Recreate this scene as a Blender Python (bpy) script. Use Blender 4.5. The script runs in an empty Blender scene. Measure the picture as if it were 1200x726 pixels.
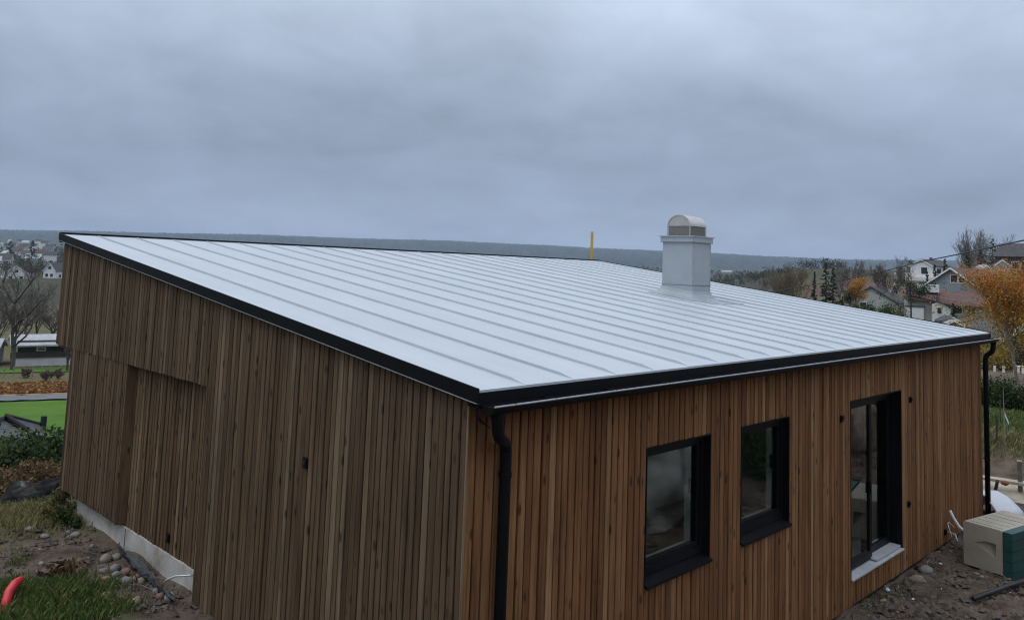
import bpy, math, random
import numpy as np
from mathutils import Vector, Matrix, noise

# ------------------------------------------------------------------ camera
sc = bpy.context.scene
COL = sc.collection
F, PITCH, ROLL, YAW = 960.17, 0.0977, 0.0375, 0.7988
CX, CY, CZ = -4.024, -4.2576, 1.3402
PX, PY = 600.0, 217.98
_fw = np.array([math.sin(YAW)*math.cos(PITCH), math.cos(YAW)*math.cos(PITCH), math.sin(PITCH)])
_r = np.array([math.cos(YAW), -math.sin(YAW), 0.0]); _u = np.cross(_r, _fw)
_c, _s = math.cos(ROLL), math.sin(ROLL)
RX, UY = _c*_r + _s*_u, -_s*_r + _c*_u
cam_d = bpy.data.cameras.new('camera'); cam = bpy.data.objects.new('camera', cam_d); COL.objects.link(cam)
m = Matrix.Identity(4)
for i in range(3):
    m[i][0], m[i][1], m[i][2] = RX[i], UY[i], -_fw[i]
m[0][3], m[1][3], m[2][3] = CX, CY, CZ
cam.matrix_world = m
cam_d.sensor_width = 36; cam_d.lens = F/1200*36
cam_d.shift_y = -(363-PY)/1200
cam_d.clip_start = 0.1; cam_d.clip_end = 30000
sc.camera = cam

# ------------------------------------------------------------------ sky, sun, exposure
SUN_EL, SUN_AZ = math.radians(62), math.radians(-70)      # azimuth from +y towards +x
w = bpy.data.worlds.new('World'); sc.world = w; w.use_nodes = True
nt = w.node_tree; nt.nodes.clear()
def N(t, typ, **kw):
    n = t.nodes.new(typ)
    for k, v in kw.items():
        if k.startswith('i_'):
            n.inputs[k[2:].replace('_', ' ')].default_value = v
        else:
            setattr(n, k, v)
    return n
def vmath(t, op, a, b=None):
    n = N(t, 'ShaderNodeMath', operation=op)
    for i, x in enumerate((a, b)):
        if x is None: continue
        if isinstance(x, (int, float)): n.inputs[i].default_value = x
        else: t.links.new(x, n.inputs[i])
    return n.outputs[0]
out = N(nt, 'ShaderNodeOutputWorld'); bg = N(nt, 'ShaderNodeBackground'); bg.inputs['Strength'].default_value = 0.1
nt.links.new(bg.outputs[0], out.inputs['Surface'])
sky = N(nt, 'ShaderNodeTexSky', sky_type='NISHITA', sun_disc=False)
sky.sun_elevation = SUN_EL; sky.sun_rotation = SUN_AZ
tc = N(nt, 'ShaderNodeTexCoord')
sep = N(nt, 'ShaderNodeSeparateXYZ'); nt.links.new(tc.outputs['Generated'], sep.inputs[0])
z = vmath(nt, 'MAXIMUM', sep.outputs['Z'], 0.0)
# cloud sheet: project the direction on a flat layer, noise over it
dz = vmath(nt, 'ADD', z, 0.27)
cxx = vmath(nt, 'DIVIDE', sep.outputs['X'], dz); cyy = vmath(nt, 'DIVIDE', sep.outputs['Y'], dz)
cmb = N(nt, 'ShaderNodeCombineXYZ'); nt.links.new(cxx, cmb.inputs[0]); nt.links.new(cyy, cmb.inputs[1])
n1 = N(nt, 'ShaderNodeTexNoise', i_Scale=0.8, i_Detail=7.0, i_Roughness=0.5, i_Distortion=0.5); nt.links.new(cmb.outputs[0], n1.inputs['Vector'])
n2 = N(nt, 'ShaderNodeTexNoise', i_Scale=3.6, i_Detail=7.0, i_Roughness=0.6, i_Distortion=0.3); nt.links.new(cmb.outputs[0], n2.inputs['Vector'])
cl = vmath(nt, 'ADD', vmath(nt, 'MULTIPLY', n1.outputs['Fac'], 1.15), vmath(nt, 'MULTIPLY', n2.outputs['Fac'], 0.42))
cl = vmath(nt, 'ADD', cl, 0.215)
ramp = N(nt, 'ShaderNodeValToRGB')
e = ramp.color_ramp.elements
e[0].position = 0.0; e[0].color = (0.305, 0.355, 0.475, 1)
e[1].position = 1.0; e[1].color = (1.08, 1.13, 1.25, 1)
for pos, c in ((0.09, (0.255, 0.315, 0.425)), (0.2, (0.315, 0.38, 0.49)), (0.31, (0.47, 0.545, 0.675)), (0.6, (0.68, 0.76, 0.90))):
    q = ramp.color_ramp.elements.new(pos); q.color = (*c, 1)
nt.links.new(z, ramp.inputs[0])
sc10 = N(nt, 'ShaderNodeVectorMath', operation='SCALE'); nt.links.new(ramp.outputs[0], sc10.inputs[0])
nt.links.new(vmath(nt, 'MULTIPLY', cl, 10.0), sc10.inputs['Scale'])
mx = N(nt, 'ShaderNodeMix', data_type='RGBA'); mx.inputs['Factor'].default_value = 0.94
nt.links.new(sky.outputs[0], mx.inputs['A']); nt.links.new(sc10.outputs[0], mx.inputs['B'])
nt.links.new(mx.outputs['Result'], bg.inputs['Color'])

sd = bpy.data.lights.new('sun', 'SUN'); sd.energy = 0.5; sd.angle = math.radians(25); sd.color = (1.0, 0.97, 0.93)
sun = bpy.data.objects.new('sun', sd); COL.objects.link(sun)
_d = Vector((math.sin(SUN_AZ)*math.cos(SUN_EL), math.cos(SUN_AZ)*math.cos(SUN_EL), math.sin(SUN_EL)))
sun.rotation_euler = (-_d).to_track_quat('-Z', 'Y').to_euler()
vs = sc.view_settings
vs.view_transform = 'Standard'; vs.look = 'None'; vs.exposure = 0.3; vs.gamma = 1.0; vs.use_curve_mapping = False
sc.render.engine = 'CYCLES'
sc.cycles.max_bounces = 6; sc.cycles.diffuse_bounces = 3; sc.cycles.glossy_bounces = 3
sc.cycles.transmission_bounces = 4; sc.cycles.transparent_max_bounces = 12; sc.cycles.volume_bounces = 1
sc.cycles.use_denoising = True; sc.cycles.filter_width = 1.1

# ------------------------------------------------------------------ helpers
def ray(u, v):
    q = (u-PX)/F*RX - (v-PY)/F*UY + _fw
    return q
def pix(u, v, d):
    q = ray(u, v); q = q*d/math.hypot(q[0], q[1]); return np.array([CX, CY, CZ]) + q
def pixz(u, v, zz):
    q = ray(u, v); return np.array([CX, CY, CZ]) + q*(zz-CZ)/q[2]
def ss(a, b, x):
    t = np.clip((x-a)/(b-a), 0, 1); return t*t*(3-2*t)

L_D = [0, 12, 13.5, 16, 20, 30, 45, 62, 80, 90, 115, 130, 300, 400, 800, 1500, 2500, 4500, 9500]
L_Z = [-2.12, -2.12, -2.2, -2.7, -3.6, -6.2, -9.2, -10.4, -11.2, -12.2, -13.6, -14.4, -14.6, -11.5, -11, -4, 10, 40, 40]
R_D = [0, 19.6, 20.8, 21.5, 23, 26, 32, 40, 60, 100, 130, 150, 180, 250, 350, 600, 1000, 2500, 4500, 9500]
R_Z = [-2.75, -2.75, -2.45, -2.05, -1.95, -1.95, -2.2, -2.4, -3, -4.4, -5.0, -4.6, -4.2, 1.4, 5, 8, 5, 10, 40, 40]
B_D = [0, 2, 5, 10, 20, 40, 100, 400, 9500]
B_Z = [-.3, -.2, .7, 2.4, 4.6, 8, 14, 30, 40]
def H(x, y):
    x = np.asarray(x, float); y = np.asarray(y, float)
    dx, dy = x-CX, y-CY; d = np.hypot(dx, dy); az = np.degrees(np.arctan2(dx, dy))
    zl = np.interp(d, L_D, L_Z); zr = np.interp(d, R_D, R_Z)
    wr = ss(58, 67, az); zz = zl*(1-wr)+zr*wr
    a = np.abs((az-46+180) % 360-180)
    wb = ss(40, 80, a)
    zz = zz*(1-wb)+np.interp(d, B_D, B_Z)*wb
    zk = np.interp(d, [0, .8, 2.2, 4], [-.3, -.35, -1.6, -9])
    zz = np.where(d < 4, np.maximum(zz, zk), zz)
    # roughness of the soil
    zz = zz + 0.025*np.sin(x*3.1+1.3*np.sin(y*2.3))*np.cos(y*2.7+x) * np.clip(d/4, 0, 1)
    zz = zz + np.where(d > 60, 0.25*np.sin(x*.05)*np.cos(y*.043), 0)
    return zz
def Hs(x, y): return float(H(x, y))

def mesh(name, verts, faces, smooth=False):
    me = bpy.data.meshes.new(name); me.from_pydata([tuple(map(float, v)) for v in verts], [], faces); me.update()
    if smooth: me.polygons.foreach_set('use_smooth', [True]*len(me.polygons))
    return me
def add(name, me, mat=None, parent=None, loc=None, rz=None):
    o = bpy.data.objects.new(name, me); COL.objects.link(o)
    if mat is not None and me is not None and len(me.materials) == 0: me.materials.append(mat)
    if parent is not None: o.parent = parent
    if loc is not None: o.location = tuple(map(float, loc))
    if rz is not None: o.rotation_euler = (0, 0, rz)
    return o
def tag(o, label=None, cat=None, group=None, kind=None):
    if label: o['label'] = label
    if cat: o['category'] = cat
    if group: o['group'] = group
    if kind: o['kind'] = kind
    return o
def thing(name, label, cat, loc=(0, 0, 0), rz=0.0, group=None):
    return tag(add(name, None, None, None, loc, rz), label, cat, group)
def copy_tree(o, parent=None):
    c = o.copy(); COL.objects.link(c); c.parent = parent
    for ch in list(o.children): copy_tree(ch, c)
    return c

class MB:
    def __init__(s): s.v = []; s.f = []
    def box(s, x0, x1, y0, y1, z0, z1):
        b = len(s.v)
        s.v += [(x0, y0, z0), (x1, y0, z0), (x1, y1, z0), (x0, y1, z0), (x0, y0, z1), (x1, y0, z1), (x1, y1, z1), (x0, y1, z1)]
        s.f += [tuple(b+i for i in q) for q in ((0, 3, 2, 1), (4, 5, 6, 7), (0, 1, 5, 4), (1, 2, 6, 5), (2, 3, 7, 6), (3, 0, 4, 7))]
        return s
    def hexa(s, p):
        b = len(s.v); s.v += [tuple(q) for q in p]
        s.f += [tuple(b+i for i in q) for q in ((0, 3, 2, 1), (4, 5, 6, 7), (0, 1, 5, 4), (1, 2, 6, 5), (2, 3, 7, 6), (3, 0, 4, 7))]
        return s
    def prism(s, prof, a0, a1, fn):
        # closed profile list of 2-d points, extruded from a0 to a1; fn(p, q, a) -> xyz
        n = len(prof); b = len(s.v)
        s.v += [fn(p, q, a0) for p, q in prof]+[fn(p, q, a1) for p, q in prof]
        s.f += [(b+i, b+(i+1) % n, b+n+(i+1) % n, b+n+i) for i in range(n)]
        s.f += [tuple(b+i for i in range(n-1, -1, -1)), tuple(b+n+i for i in range(n))]
        return s
    def tube(s, pts, r, n=8, caps=True):
        pts = [Vector(tuple(map(float, p))) for p in pts]; b = len(s.v)
        rr = r if isinstance(r, (list, tuple, np.ndarray)) else [r]*len(pts)
        up = Vector((0, 0, 1)); prev = None
        for i, p in enumerate(pts):
            t = (pts[min(i+1, len(pts)-1)]-pts[max(i-1, 0)]).normalized()
            if prev is None:
                a = t.cross(up)
                if a.length < 1e-3: a = t.cross(Vector((1, 0, 0)))
                a.normalize()
            else:
                a = (prev-t*prev.dot(t)).normalized()
            prev = a; c = t.cross(a)
            for k in range(n):
                th = 2*math.pi*k/n; s.v.append(tuple(p+(a*math.cos(th)+c*math.sin(th))*float(rr[i])))
        for i in range(len(pts)-1):
            for k in range(n):
                s.f.append((b+i*n+k, b+i*n+(k+1) % n, b+(i+1)*n+(k+1) % n, b+(i+1)*n+k))
        if caps:
            s.f.append(tuple(b+k for k in range(n-1, -1, -1))); s.f.append(tuple(b+(len(pts)-1)*n+k for k in range(n)))
        return s
    def me(s, name, smooth=False): return mesh(name, s.v, s.f, smooth)
    def build(s, name, mat, parent=None, loc=None, rz=None, smooth=False): return add(name, s.me(name, smooth), mat, parent, loc, rz)

def quads(name, P, mat=None):
    """P (n,k,3): n loose polygons of k corners as one mesh"""
    P = np.asarray(P, np.float32); n, k, _ = P.shape
    me = bpy.data.meshes.new(name)
    me.vertices.add(n*k); me.vertices.foreach_set('co', P.reshape(-1))
    me.loops.add(n*k); me.loops.foreach_set('vertex_index', np.arange(n*k, dtype=np.int32))
    me.polygons.add(n); me.polygons.foreach_set('loop_start', np.arange(0, n*k, k, dtype=np.int32))
    me.polygons.foreach_set('loop_total', np.full(n, k, np.int32)); me.update(calc_edges=True)
    if mat: me.materials.append(mat)
    return me
def gridmesh(name, X, Y, Z, smooth=True, wrap=False):
    a, b = X.shape
    co = np.stack([X, Y, Z], -1).reshape(-1, 3).astype(np.float32)
    i = np.arange(a-1)[:, None]; jn = b if wrap else b-1; j = np.arange(jn)[None, :]; j2 = (j+1) % b
    q = np.stack([i*b+j, i*b+j2, (i+1)*b+j2, (i+1)*b+j], -1).reshape(-1, 4).astype(np.int32)
    me = bpy.data.meshes.new(name); me.vertices.add(len(co)); me.vertices.foreach_set('co', co.reshape(-1))
    me.loops.add(q.size); me.loops.foreach_set('vertex_index', q.reshape(-1))
    me.polygons.add(len(q)); me.polygons.foreach_set('loop_start', np.arange(0, q.size, 4, dtype=np.int32))
    me.polygons.foreach_set('loop_total', np.full(len(q), 4, np.int32)); me.update(calc_edges=True)
    if smooth: me.polygons.foreach_set('use_smooth', np.ones(len(q), bool))
    return me

# ------------------------------------------------------------------ materials
def new_mat(name):
    mt = bpy.data.materials.new(name); mt.use_nodes = True
    t = mt.node_tree; b = t.nodes['Principled BSDF']; return mt, t, b
def ramp_of(t, fac, stops):
    r = N(t, 'ShaderNodeValToRGB'); el = r.color_ramp.elements
    el[0].position, el[0].color = stops[0][0], (*stops[0][1], 1)
    el[1].position, el[1].color = stops[-1][0], (*stops[-1][1], 1)
    for p, c in stops[1:-1]:
        q = el.new(p); q.color = (*c, 1)
    t.links.new(fac, r.inputs[0]); return r.outputs[0]
def noise_of(t, vec, scale, detail=4.0, rough=0.55, dist=0.0):
    n = N(t, 'ShaderNodeTexNoise'); n.inputs['Scale'].default_value = scale; n.inputs['Detail'].default_value = detail
    n.inputs['Roughness'].default_value = rough; n.inputs['Distortion'].default_value = dist
    t.links.new(vec, n.inputs['Vector']); return n.outputs['Fac']
def pm(name, stops, scale=3.0, rough=0.6, bump=0.0, bscale=None, metal=0.0, detail=4.0, spec=None, dist=0.0):
    """noise-mottled material on world position"""
    mt, t, b = new_mat(name)
    g = N(t, 'ShaderNodeNewGeometry')
    if len(stops) > 1:
        fac = noise_of(t, g.outputs['Position'], scale, detail, 0.6, dist)
        t.links.new(ramp_of(t, fac, stops), b.inputs['Base Color'])
    else:
        b.inputs['Base Color'].default_value = (*stops[0][1], 1)
    b.inputs['Roughness'].default_value = rough; b.inputs['Metallic'].default_value = metal
    if spec is not None: b.inputs['Specular IOR Level'].default_value = spec
    if bump:
        bf = noise_of(t, g.outputs['Position'], bscale or scale*4, 5.0, 0.6)
        bp = N(t, 'ShaderNodeBump'); bp.inputs['Strength'].default_value = bump; bp.inputs['Distance'].default_value = 0.02
        t.links.new(bf, bp.inputs['Height']); t.links.new(bp.outputs[0], b.inputs['Normal'])
    return mt
def leaf_mat(name, stops, rough=0.7, trans=0.25, spec=0.2):
    """colour varies from leaf to leaf"""
    mt, t, b = new_mat(name)
    g = N(t, 'ShaderNodeNewGeometry')
    c = ramp_of(t, g.outputs['Random Per Island'], stops)
    t.links.new(c, b.inputs['Base Color']); b.inputs['Roughness'].default_value = rough
    b.inputs['Specular IOR Level'].default_value = spec
    tr = N(t, 'ShaderNodeBsdfTranslucent'); t.links.new(c, tr.inputs['Color'])
    ms = N(t, 'ShaderNodeMixShader'); ms.inputs[0].default_value = trans
    o = t.nodes['Material Output']; t.links.new(b.outputs[0], ms.inputs[1]); t.links.new(tr.outputs[0], ms.inputs[2])
    t.links.new(ms.outputs[0], o.inputs['Surface']); return mt

def wood_mat(name, tones, grey):
    mt, t, b = new_mat(name)
    g = N(t, 'ShaderNodeNewGeometry'); oi = N(t, 'ShaderNodeObjectInfo')
    # every board has its own stretch of grain
    off = N(t, 'ShaderNodeCombineXYZ')
    t.links.new(vmath(t, 'MULTIPLY', oi.outputs['Random'], 37.0), off.inputs[0]); t.links.new(vmath(t, 'MULTIPLY', oi.outputs['Random'], 91.0), off.inputs[2])
    va = N(t, 'ShaderNodeVectorMath', operation='ADD'); t.links.new(g.outputs['Position'], va.inputs[0]); t.links.new(off.outputs[0], va.inputs[1])
    vm = N(t, 'ShaderNodeVectorMath', operation='MULTIPLY'); t.links.new(va.outputs[0], vm.inputs[0]); vm.inputs[1].default_value = (1, 1, 0.03)
    grain = noise_of(t, vm.outputs[0], 46.0, 6.0, 0.68, 0.5)
    vm2 = N(t, 'ShaderNodeVectorMath', operation='MULTIPLY'); t.links.new(va.outputs[0], vm2.inputs[0]); vm2.inputs[1].default_value = (1, 1, 0.16)
    blot = noise_of(t, vm2.outputs[0], 7.0, 4.0, 0.6)
    base = ramp_of(t, oi.outputs['Random'], tones)
    k = vmath(t, 'ADD', vmath(t, 'MULTIPLY', grain, 0.95), vmath(t, 'MULTIPLY', blot, 0.75))
    k = vmath(t, 'ADD', vmath(t, 'MULTIPLY', k, 2.5), -1.02)
    # knots
    vm3 = N(t, 'ShaderNodeVectorMath', operation='MULTIPLY'); t.links.new(va.outputs[0], vm3.inputs[0]); vm3.inputs[1].default_value = (1, 1, 0.42)
    vo = N(t, 'ShaderNodeTexVoronoi'); vo.inputs['Scale'].default_value = 8.5; t.links.new(vm3.outputs[0], vo.inputs['Vector'])
    kn = N(t, 'ShaderNodeMapRange'); kn.inputs['From Min'].default_value = 0.09; kn.inputs['From Max'].default_value = 0.2
    kn.inputs['To Min'].default_value = 0.28; kn.inputs['To Max'].default_value = 1.0; t.links.new(vo.outputs['Distance'], kn.inputs['Value'])
    k = vmath(t, 'MULTIPLY', k, kn.outputs[0])
    s = N(t, 'ShaderNodeVectorMath', operation='SCALE'); t.links.new(base, s.inputs[0]); t.links.new(k, s.inputs['Scale'])
    # weathering to grey
    gm = N(t, 'ShaderNodeMix', data_type='RGBA'); gm.inputs['B'].default_value = (*grey, 1)
    wn = noise_of(t, vm2.outputs[0], 2.1, 3.0, 0.6)
    mr = N(t, 'ShaderNodeMapRange'); mr.inputs['From Min'].default_value = 0.45; mr.inputs['From Max'].default_value = 0.8; mr.inputs['To Max'].default_value = 0.3
    t.links.new(wn, mr.inputs['Value']); t.links.new(mr.outputs[0], gm.inputs['Factor'])
    t.links.new(s.outputs[0], gm.inputs['A']); t.links.new(gm.outputs['Result'], b.inputs['Base Color'])
    b.inputs['Roughness'].default_value = 0.75; b.inputs['Specular IOR Level'].default_value = 0.25
    bp = N(t, 'ShaderNodeBump'); bp.inputs['Strength'].default_value = 0.35; bp.inputs['Distance'].default_value = 0.004
    t.links.new(grain, bp.inputs['Height']); t.links.new(bp.outputs[0], b.inputs['Normal'])
    return mt

M = {}
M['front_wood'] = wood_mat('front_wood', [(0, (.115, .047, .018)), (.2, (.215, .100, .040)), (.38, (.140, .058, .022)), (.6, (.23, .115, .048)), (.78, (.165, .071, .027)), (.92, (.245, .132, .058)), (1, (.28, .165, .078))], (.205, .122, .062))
M['side_wood'] = wood_mat('side_wood', [(0, (.068, .040, .021)), (.25, (.122, .079, .045)), (.5, (.082, .050, .027)), (.7, (.106, .067, .037)), (.88, (.138, .094, .056)), (1, (.175, .127, .080))], (.135, .099, .065))  # greyer from weathering, and darkened to paint in the wall's dimmer light
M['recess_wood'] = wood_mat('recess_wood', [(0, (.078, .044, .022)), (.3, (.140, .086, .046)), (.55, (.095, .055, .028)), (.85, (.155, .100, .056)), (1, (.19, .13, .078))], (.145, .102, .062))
M['membrane'] = pm('membrane', [(0, (.012, .012, .013))], rough=.8)
M['concrete'] = pm('concrete', [(.3, (.27, .24, .18)), (.45, (.46, .44, .39)), (.6, (.58, .57, .54)), (.8, (.66, .65, .63))], 2.6, .85, .4, 26, detail=8)
# coated white roof sheet with slight waves
def roof_mat():
    mt, t, b = new_mat('white_roof_sheet'); g = N(t, 'ShaderNodeNewGeometry'); oi = N(t, 'ShaderNodeObjectInfo')
    n = noise_of(t, g.outputs['Position'], 1.3, 5.0, .6)
    c = ramp_of(t, n, [(.25, (.49, .535, .57)), (.5, (.52, .565, .60)), (.8, (.55, .59, .62))])
    s = N(t, 'ShaderNodeVectorMath', operation='SCALE'); t.links.new(c, s.inputs[0])
    vs_ = N(t, 'ShaderNodeVectorMath', operation='MULTIPLY'); t.links.new(g.outputs['Position'], vs_.inputs[0]); vs_.inputs[1].default_value = (14, .35, 1)
    st = noise_of(t, vs_.outputs[0], 1.0, 6.0, .65)
    t.links.new(vmath(t, 'ADD', vmath(t, 'ADD', vmath(t, 'MULTIPLY', oi.outputs['Random'], .06), .87), vmath(t, 'MULTIPLY', st, .18)), s.inputs['Scale'])
    t.links.new(vmath(t, 'ADD', vmath(t, 'MULTIPLY', st, .25), .28), b.inputs['Roughness'])
    t.links.new(s.outputs[0], b.inputs['Base Color']); b.inputs['Specular IOR Level'].default_value = .4
    vm = N(t, 'ShaderNodeVectorMath', operation='MULTIPLY'); t.links.new(g.outputs['Position'], vm.inputs[0]); vm.inputs[1].default_value = (1.6, .7, 1)
    bn = noise_of(t, vm.outputs[0], 2.0, 2.0, .5)
    bp = N(t, 'ShaderNodeBump'); bp.inputs['Strength'].default_value = .45; bp.inputs['Distance'].default_value = .025
    t.links.new(bn, bp.inputs['Height']); t.links.new(bp.outputs[0], b.inputs['Normal']); return mt
M['roof_sheet'] = roof_mat()
M['black_metal'] = pm('black_metal', [(.3, (.0045, .005, .0065)), (.7, (.007, .008, .010))], 3, .5, spec=.18)
M['lip'] = pm('grey_lip', [(.3, (.30, .32, .34)), (.7, (.42, .44, .46))], 8, .4, metal=.3)
M['chimney'] = pm('chimney_sheet', [(.3, (.33, .365, .39)), (.7, (.385, .42, .445))], 3, .45, .1, 6)
M['cowl'] = pm('cowl_steel', [(.3, (.50, .48, .45)), (.7, (.62, .60, .56))], 6, .3, metal=.45)
M['cowl_inner'] = pm('cowl_mesh', [(.35, (.16, .15, .13)), (.65, (.25, .23, .20))], 40, .5, metal=.4)
M['aluminium'] = pm('aluminium_sill', [(.3, (.55, .57, .58)), (.7, (.70, .72, .73))], 5, .35, metal=.3)
M['white_paint'] = pm('white_paint', [(.3, (.70, .70, .69)), (.7, (.80, .80, .79))], 3, .5)
M['yellow_wood'] = pm('yellow_batten', [(.3, (.55, .40, .10)), (.7, (.68, .50, .15))], 6, .6)
M['lining'] = pm('window_lining', [(.3, (.30, .32, .31)), (.7, (.38, .40, .39))], 4, .6)
M['pale_trim_lit_edge'] = wood_mat('pale_trim_lit_edge', [(0, (.17, .12, .075)), (1, (.23, .17, .11))], (.18, .14, .095))  # recess edge trim, and the painted lit edge at the near corner
M['room'] = pm('room_grey', [(0, (.32, .31, .30))], rough=.8)
def glass_mat():
    mt, t, b = new_mat('window_glass'); t.nodes.remove(b)
    fr = N(t, 'ShaderNodeFresnel'); fr.inputs['IOR'].default_value = 2.1
    tr = N(t, 'ShaderNodeBsdfTransparent'); tr.inputs['Color'].default_value = (.80, .86, .84, 1)
    gl = N(t, 'ShaderNodeBsdfGlossy'); gl.inputs['Roughness'].default_value = .012; gl.inputs['Color'].default_value = (.9, .93, .92, 1)
    ms = N(t, 'ShaderNodeMixShader'); o = t.nodes['Material Output']
    gg = N(t, 'ShaderNodeNewGeometry')
    t.links.new(vmath(t, 'MULTIPLY', fr.outputs[0], vmath(t, 'SUBTRACT', 1.0, gg.outputs['Backfacing'])), ms.inputs[0]); t.links.new(tr.outputs[0], ms.inputs[1]); t.links.new(gl.outputs[0], ms.inputs[2]); t.links.new(ms.outputs[0], o.inputs['Surface'])
    return mt
M['glass'] = glass_mat()
M['far_glass'] = pm('far_glass', [(0, (.03, .035, .04))], rough=.1)
M['rock'] = pm('grey_rock', [(.3, (.05, .05, .052)), (.45, (.12, .118, .112)), (.58, (.20, .19, .175)), (.75, (.36, .35, .33))], 1.6, .85, .8, 9, detail=8)
M['pink_rock'] = pm('pinkish_rock', [(.3, (.12, .09, .075)), (.45, (.34, .25, .20)), (.6, (.50, .39, .32)), (.75, (.58, .49, .42))], 1.2, .85, 1.0, 4, detail=10, dist=.5)
M['bark'] = pm('bark', [(.3, (.035, .029, .024)), (.7, (.085, .072, .06))], 6, .9)
M['pale_bark'] = pm('pale_bark', [(.3, (.16, .145, .12)), (.7, (.30, .28, .24))], 8, .9)
M['twig'] = pm('twig', [(.3, (.10, .085, .075)), (.7, (.17, .145, .125))], .8, .9)
M['reddish_twig'] = pm('reddish_twig', [(.3, (.09, .06, .05)), (.7, (.16, .11, .09))], .8, .9)
M['ochre_twig'] = pm('ochre_twig', [(.3, (.11, .085, .045)), (.7, (.19, .15, .08))], .8, .9)

# ------------------------------------------------------------------ ground
def build_ground():
    na = 1080
    # finer angles inside the view
    az = np.concatenate([np.linspace(8, 86, 720, endpoint=False), np.linspace(86, 368, na-720, endpoint=False)])
    rad = np.concatenate([np.geomspace(.25, 6, 26, endpoint=False), np.geomspace(6, 30, 130, endpoint=False), np.geomspace(30, 9500, 110)])
    A, R = np.meshgrid(np.radians(az), rad)
    X = CX+np.sin(A)*R; Y = CY+np.cos(A)*R; Z = H(X, Y)
    # clods and small heaps near the house
    rng = np.random.default_rng(3)
    near = R < 30
    bump = np.zeros_like(Z); xs, ys = X[near], Y[near]
    bump[near] = np.array([noise.fractal(Vector((float(a)*1.9, float(b)*1.9, 3.0)), 1.0, 2.0, 5) for a, b in zip(xs, ys)])
    Z = Z+np.where(near, bump*.05*np.clip(R/5, 0, 1), 0)
    me = gridmesh('ground', X, Y, Z, True, True)
    D = R; AZ = np.degrees(A)
    leftside = (AZ < 50) | (AZ > 300)
    n1 = np.zeros_like(Z)
    n1[near] = np.array([noise.fractal(Vector((float(a)*.55, float(b)*.55, 9.0)), 1.0, 2.0, 4) for a, b in zip(xs, ys)])
    grass = np.where(leftside, ss(11.2, 12.4, D+n1*1.2), ss(20.9, 21.8, D+n1*.8))
    grass = np.where((D > 6) & (D < 9.6) & leftside, np.maximum(grass, ss(.0, .35, n1+.25-(X+.7)*1.0-(Y-4.6)*.45)*(1-ss(-.8, -.45, X))), grass)
    at = me.attributes.new('grassy', 'FLOAT', 'POINT'); at.data.foreach_set('value', grass.reshape(-1).astype(np.float32))
    dry = np.where(leftside, ss(11, 12.2, D)*(1-ss(13.5, 15, D))+ss(14.5, 16, D)*(1-ss(22, 26, D))*.6+ss(93, 97, D), ss(29, 33, D))
    at = me.attributes.new('dry', 'FLOAT', 'POINT'); at.data.foreach_set('value', np.clip(dry, 0, 1).reshape(-1).astype(np.float32))
    at = me.attributes.new('wooded', 'FLOAT', 'POINT'); at.data.foreach_set('value', (ss(160, 320, D)*.85).reshape(-1).astype(np.float32))
    mt, t, b = new_mat('ground'); g = N(t, 'ShaderNodeNewGeometry')
    soil = ramp_of(t, noise_of(t, g.outputs['Position'], 2.6, 9.0, .68), [(.25, (.03, .025, .02)), (.42, (.09, .067, .05)), (.58, (.16, .122, .093)), (.8, (.25, .20, .16))])
    gr = ramp_of(t, noise_of(t, g.outputs['Position'], 5.0, 6.0, .6), [(.3, (.03, .045, .014)), (.55, (.065, .095, .028)), (.8, (.12, .14, .05))])
    dr = ramp_of(t, noise_of(t, g.outputs['Position'], 1.1, 8.0, .65), [(.3, (.075, .06, .03)), (.55, (.15, .125, .06)), (.8, (.24, .20, .11))])
    a1 = N(t, 'ShaderNodeAttribute', attribute_name='grassy'); a2 = N(t, 'ShaderNodeAttribute', attribute_name='dry')
    m1 = N(t, 'ShaderNodeMix', data_type='RGBA'); t.links.new(a1.outputs['Fac'], m1.inputs['Factor']); t.links.new(soil, m1.inputs['A']); t.links.new(gr, m1.inputs['B'])
    m2 = N(t, 'ShaderNodeMix', data_type='RGBA'); t.links.new(vmath(t, 'MULTIPLY', a2.outputs['Fac'], .75), m2.inputs['Factor']); t.links.new(m1.outputs['Result'], m2.inputs['A']); t.links.new(dr, m2.inputs['B'])
    wdc = ramp_of(t, noise_of(t, g.outputs['Position'], .02, 8.0, .65), [(.3, (.02, .028, .018)), (.5, (.045, .05, .03)), (.7, (.085, .075, .045))])
    a3 = N(t, 'ShaderNodeAttribute', attribute_name='wooded'); m3 = N(t, 'ShaderNodeMix', data_type='RGBA')
    t.links.new(a3.outputs['Fac'], m3.inputs['Factor']); t.links.new(m2.outputs['Result'], m3.inputs['A']); t.links.new(wdc, m3.inputs['B'])
    t.links.new(m3.outputs['Result'], b.inputs['Base Color']); b.inputs['Roughness'].default_value = .92; b.inputs['Specular IOR Level'].default_value = .2
    bp = N(t, 'ShaderNodeBump'); bp.inputs['Strength'].default_value = .9; bp.inputs['Distance'].default_value = .04
    t.links.new(noise_of(t, g.outputs['Position'], 14, 8.0, .7), bp.inputs['Height']); t.links.new(bp.outputs[0], b.inputs['Normal'])
    tag(add('ground', me, mt), kind='structure')
build_ground()

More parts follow.
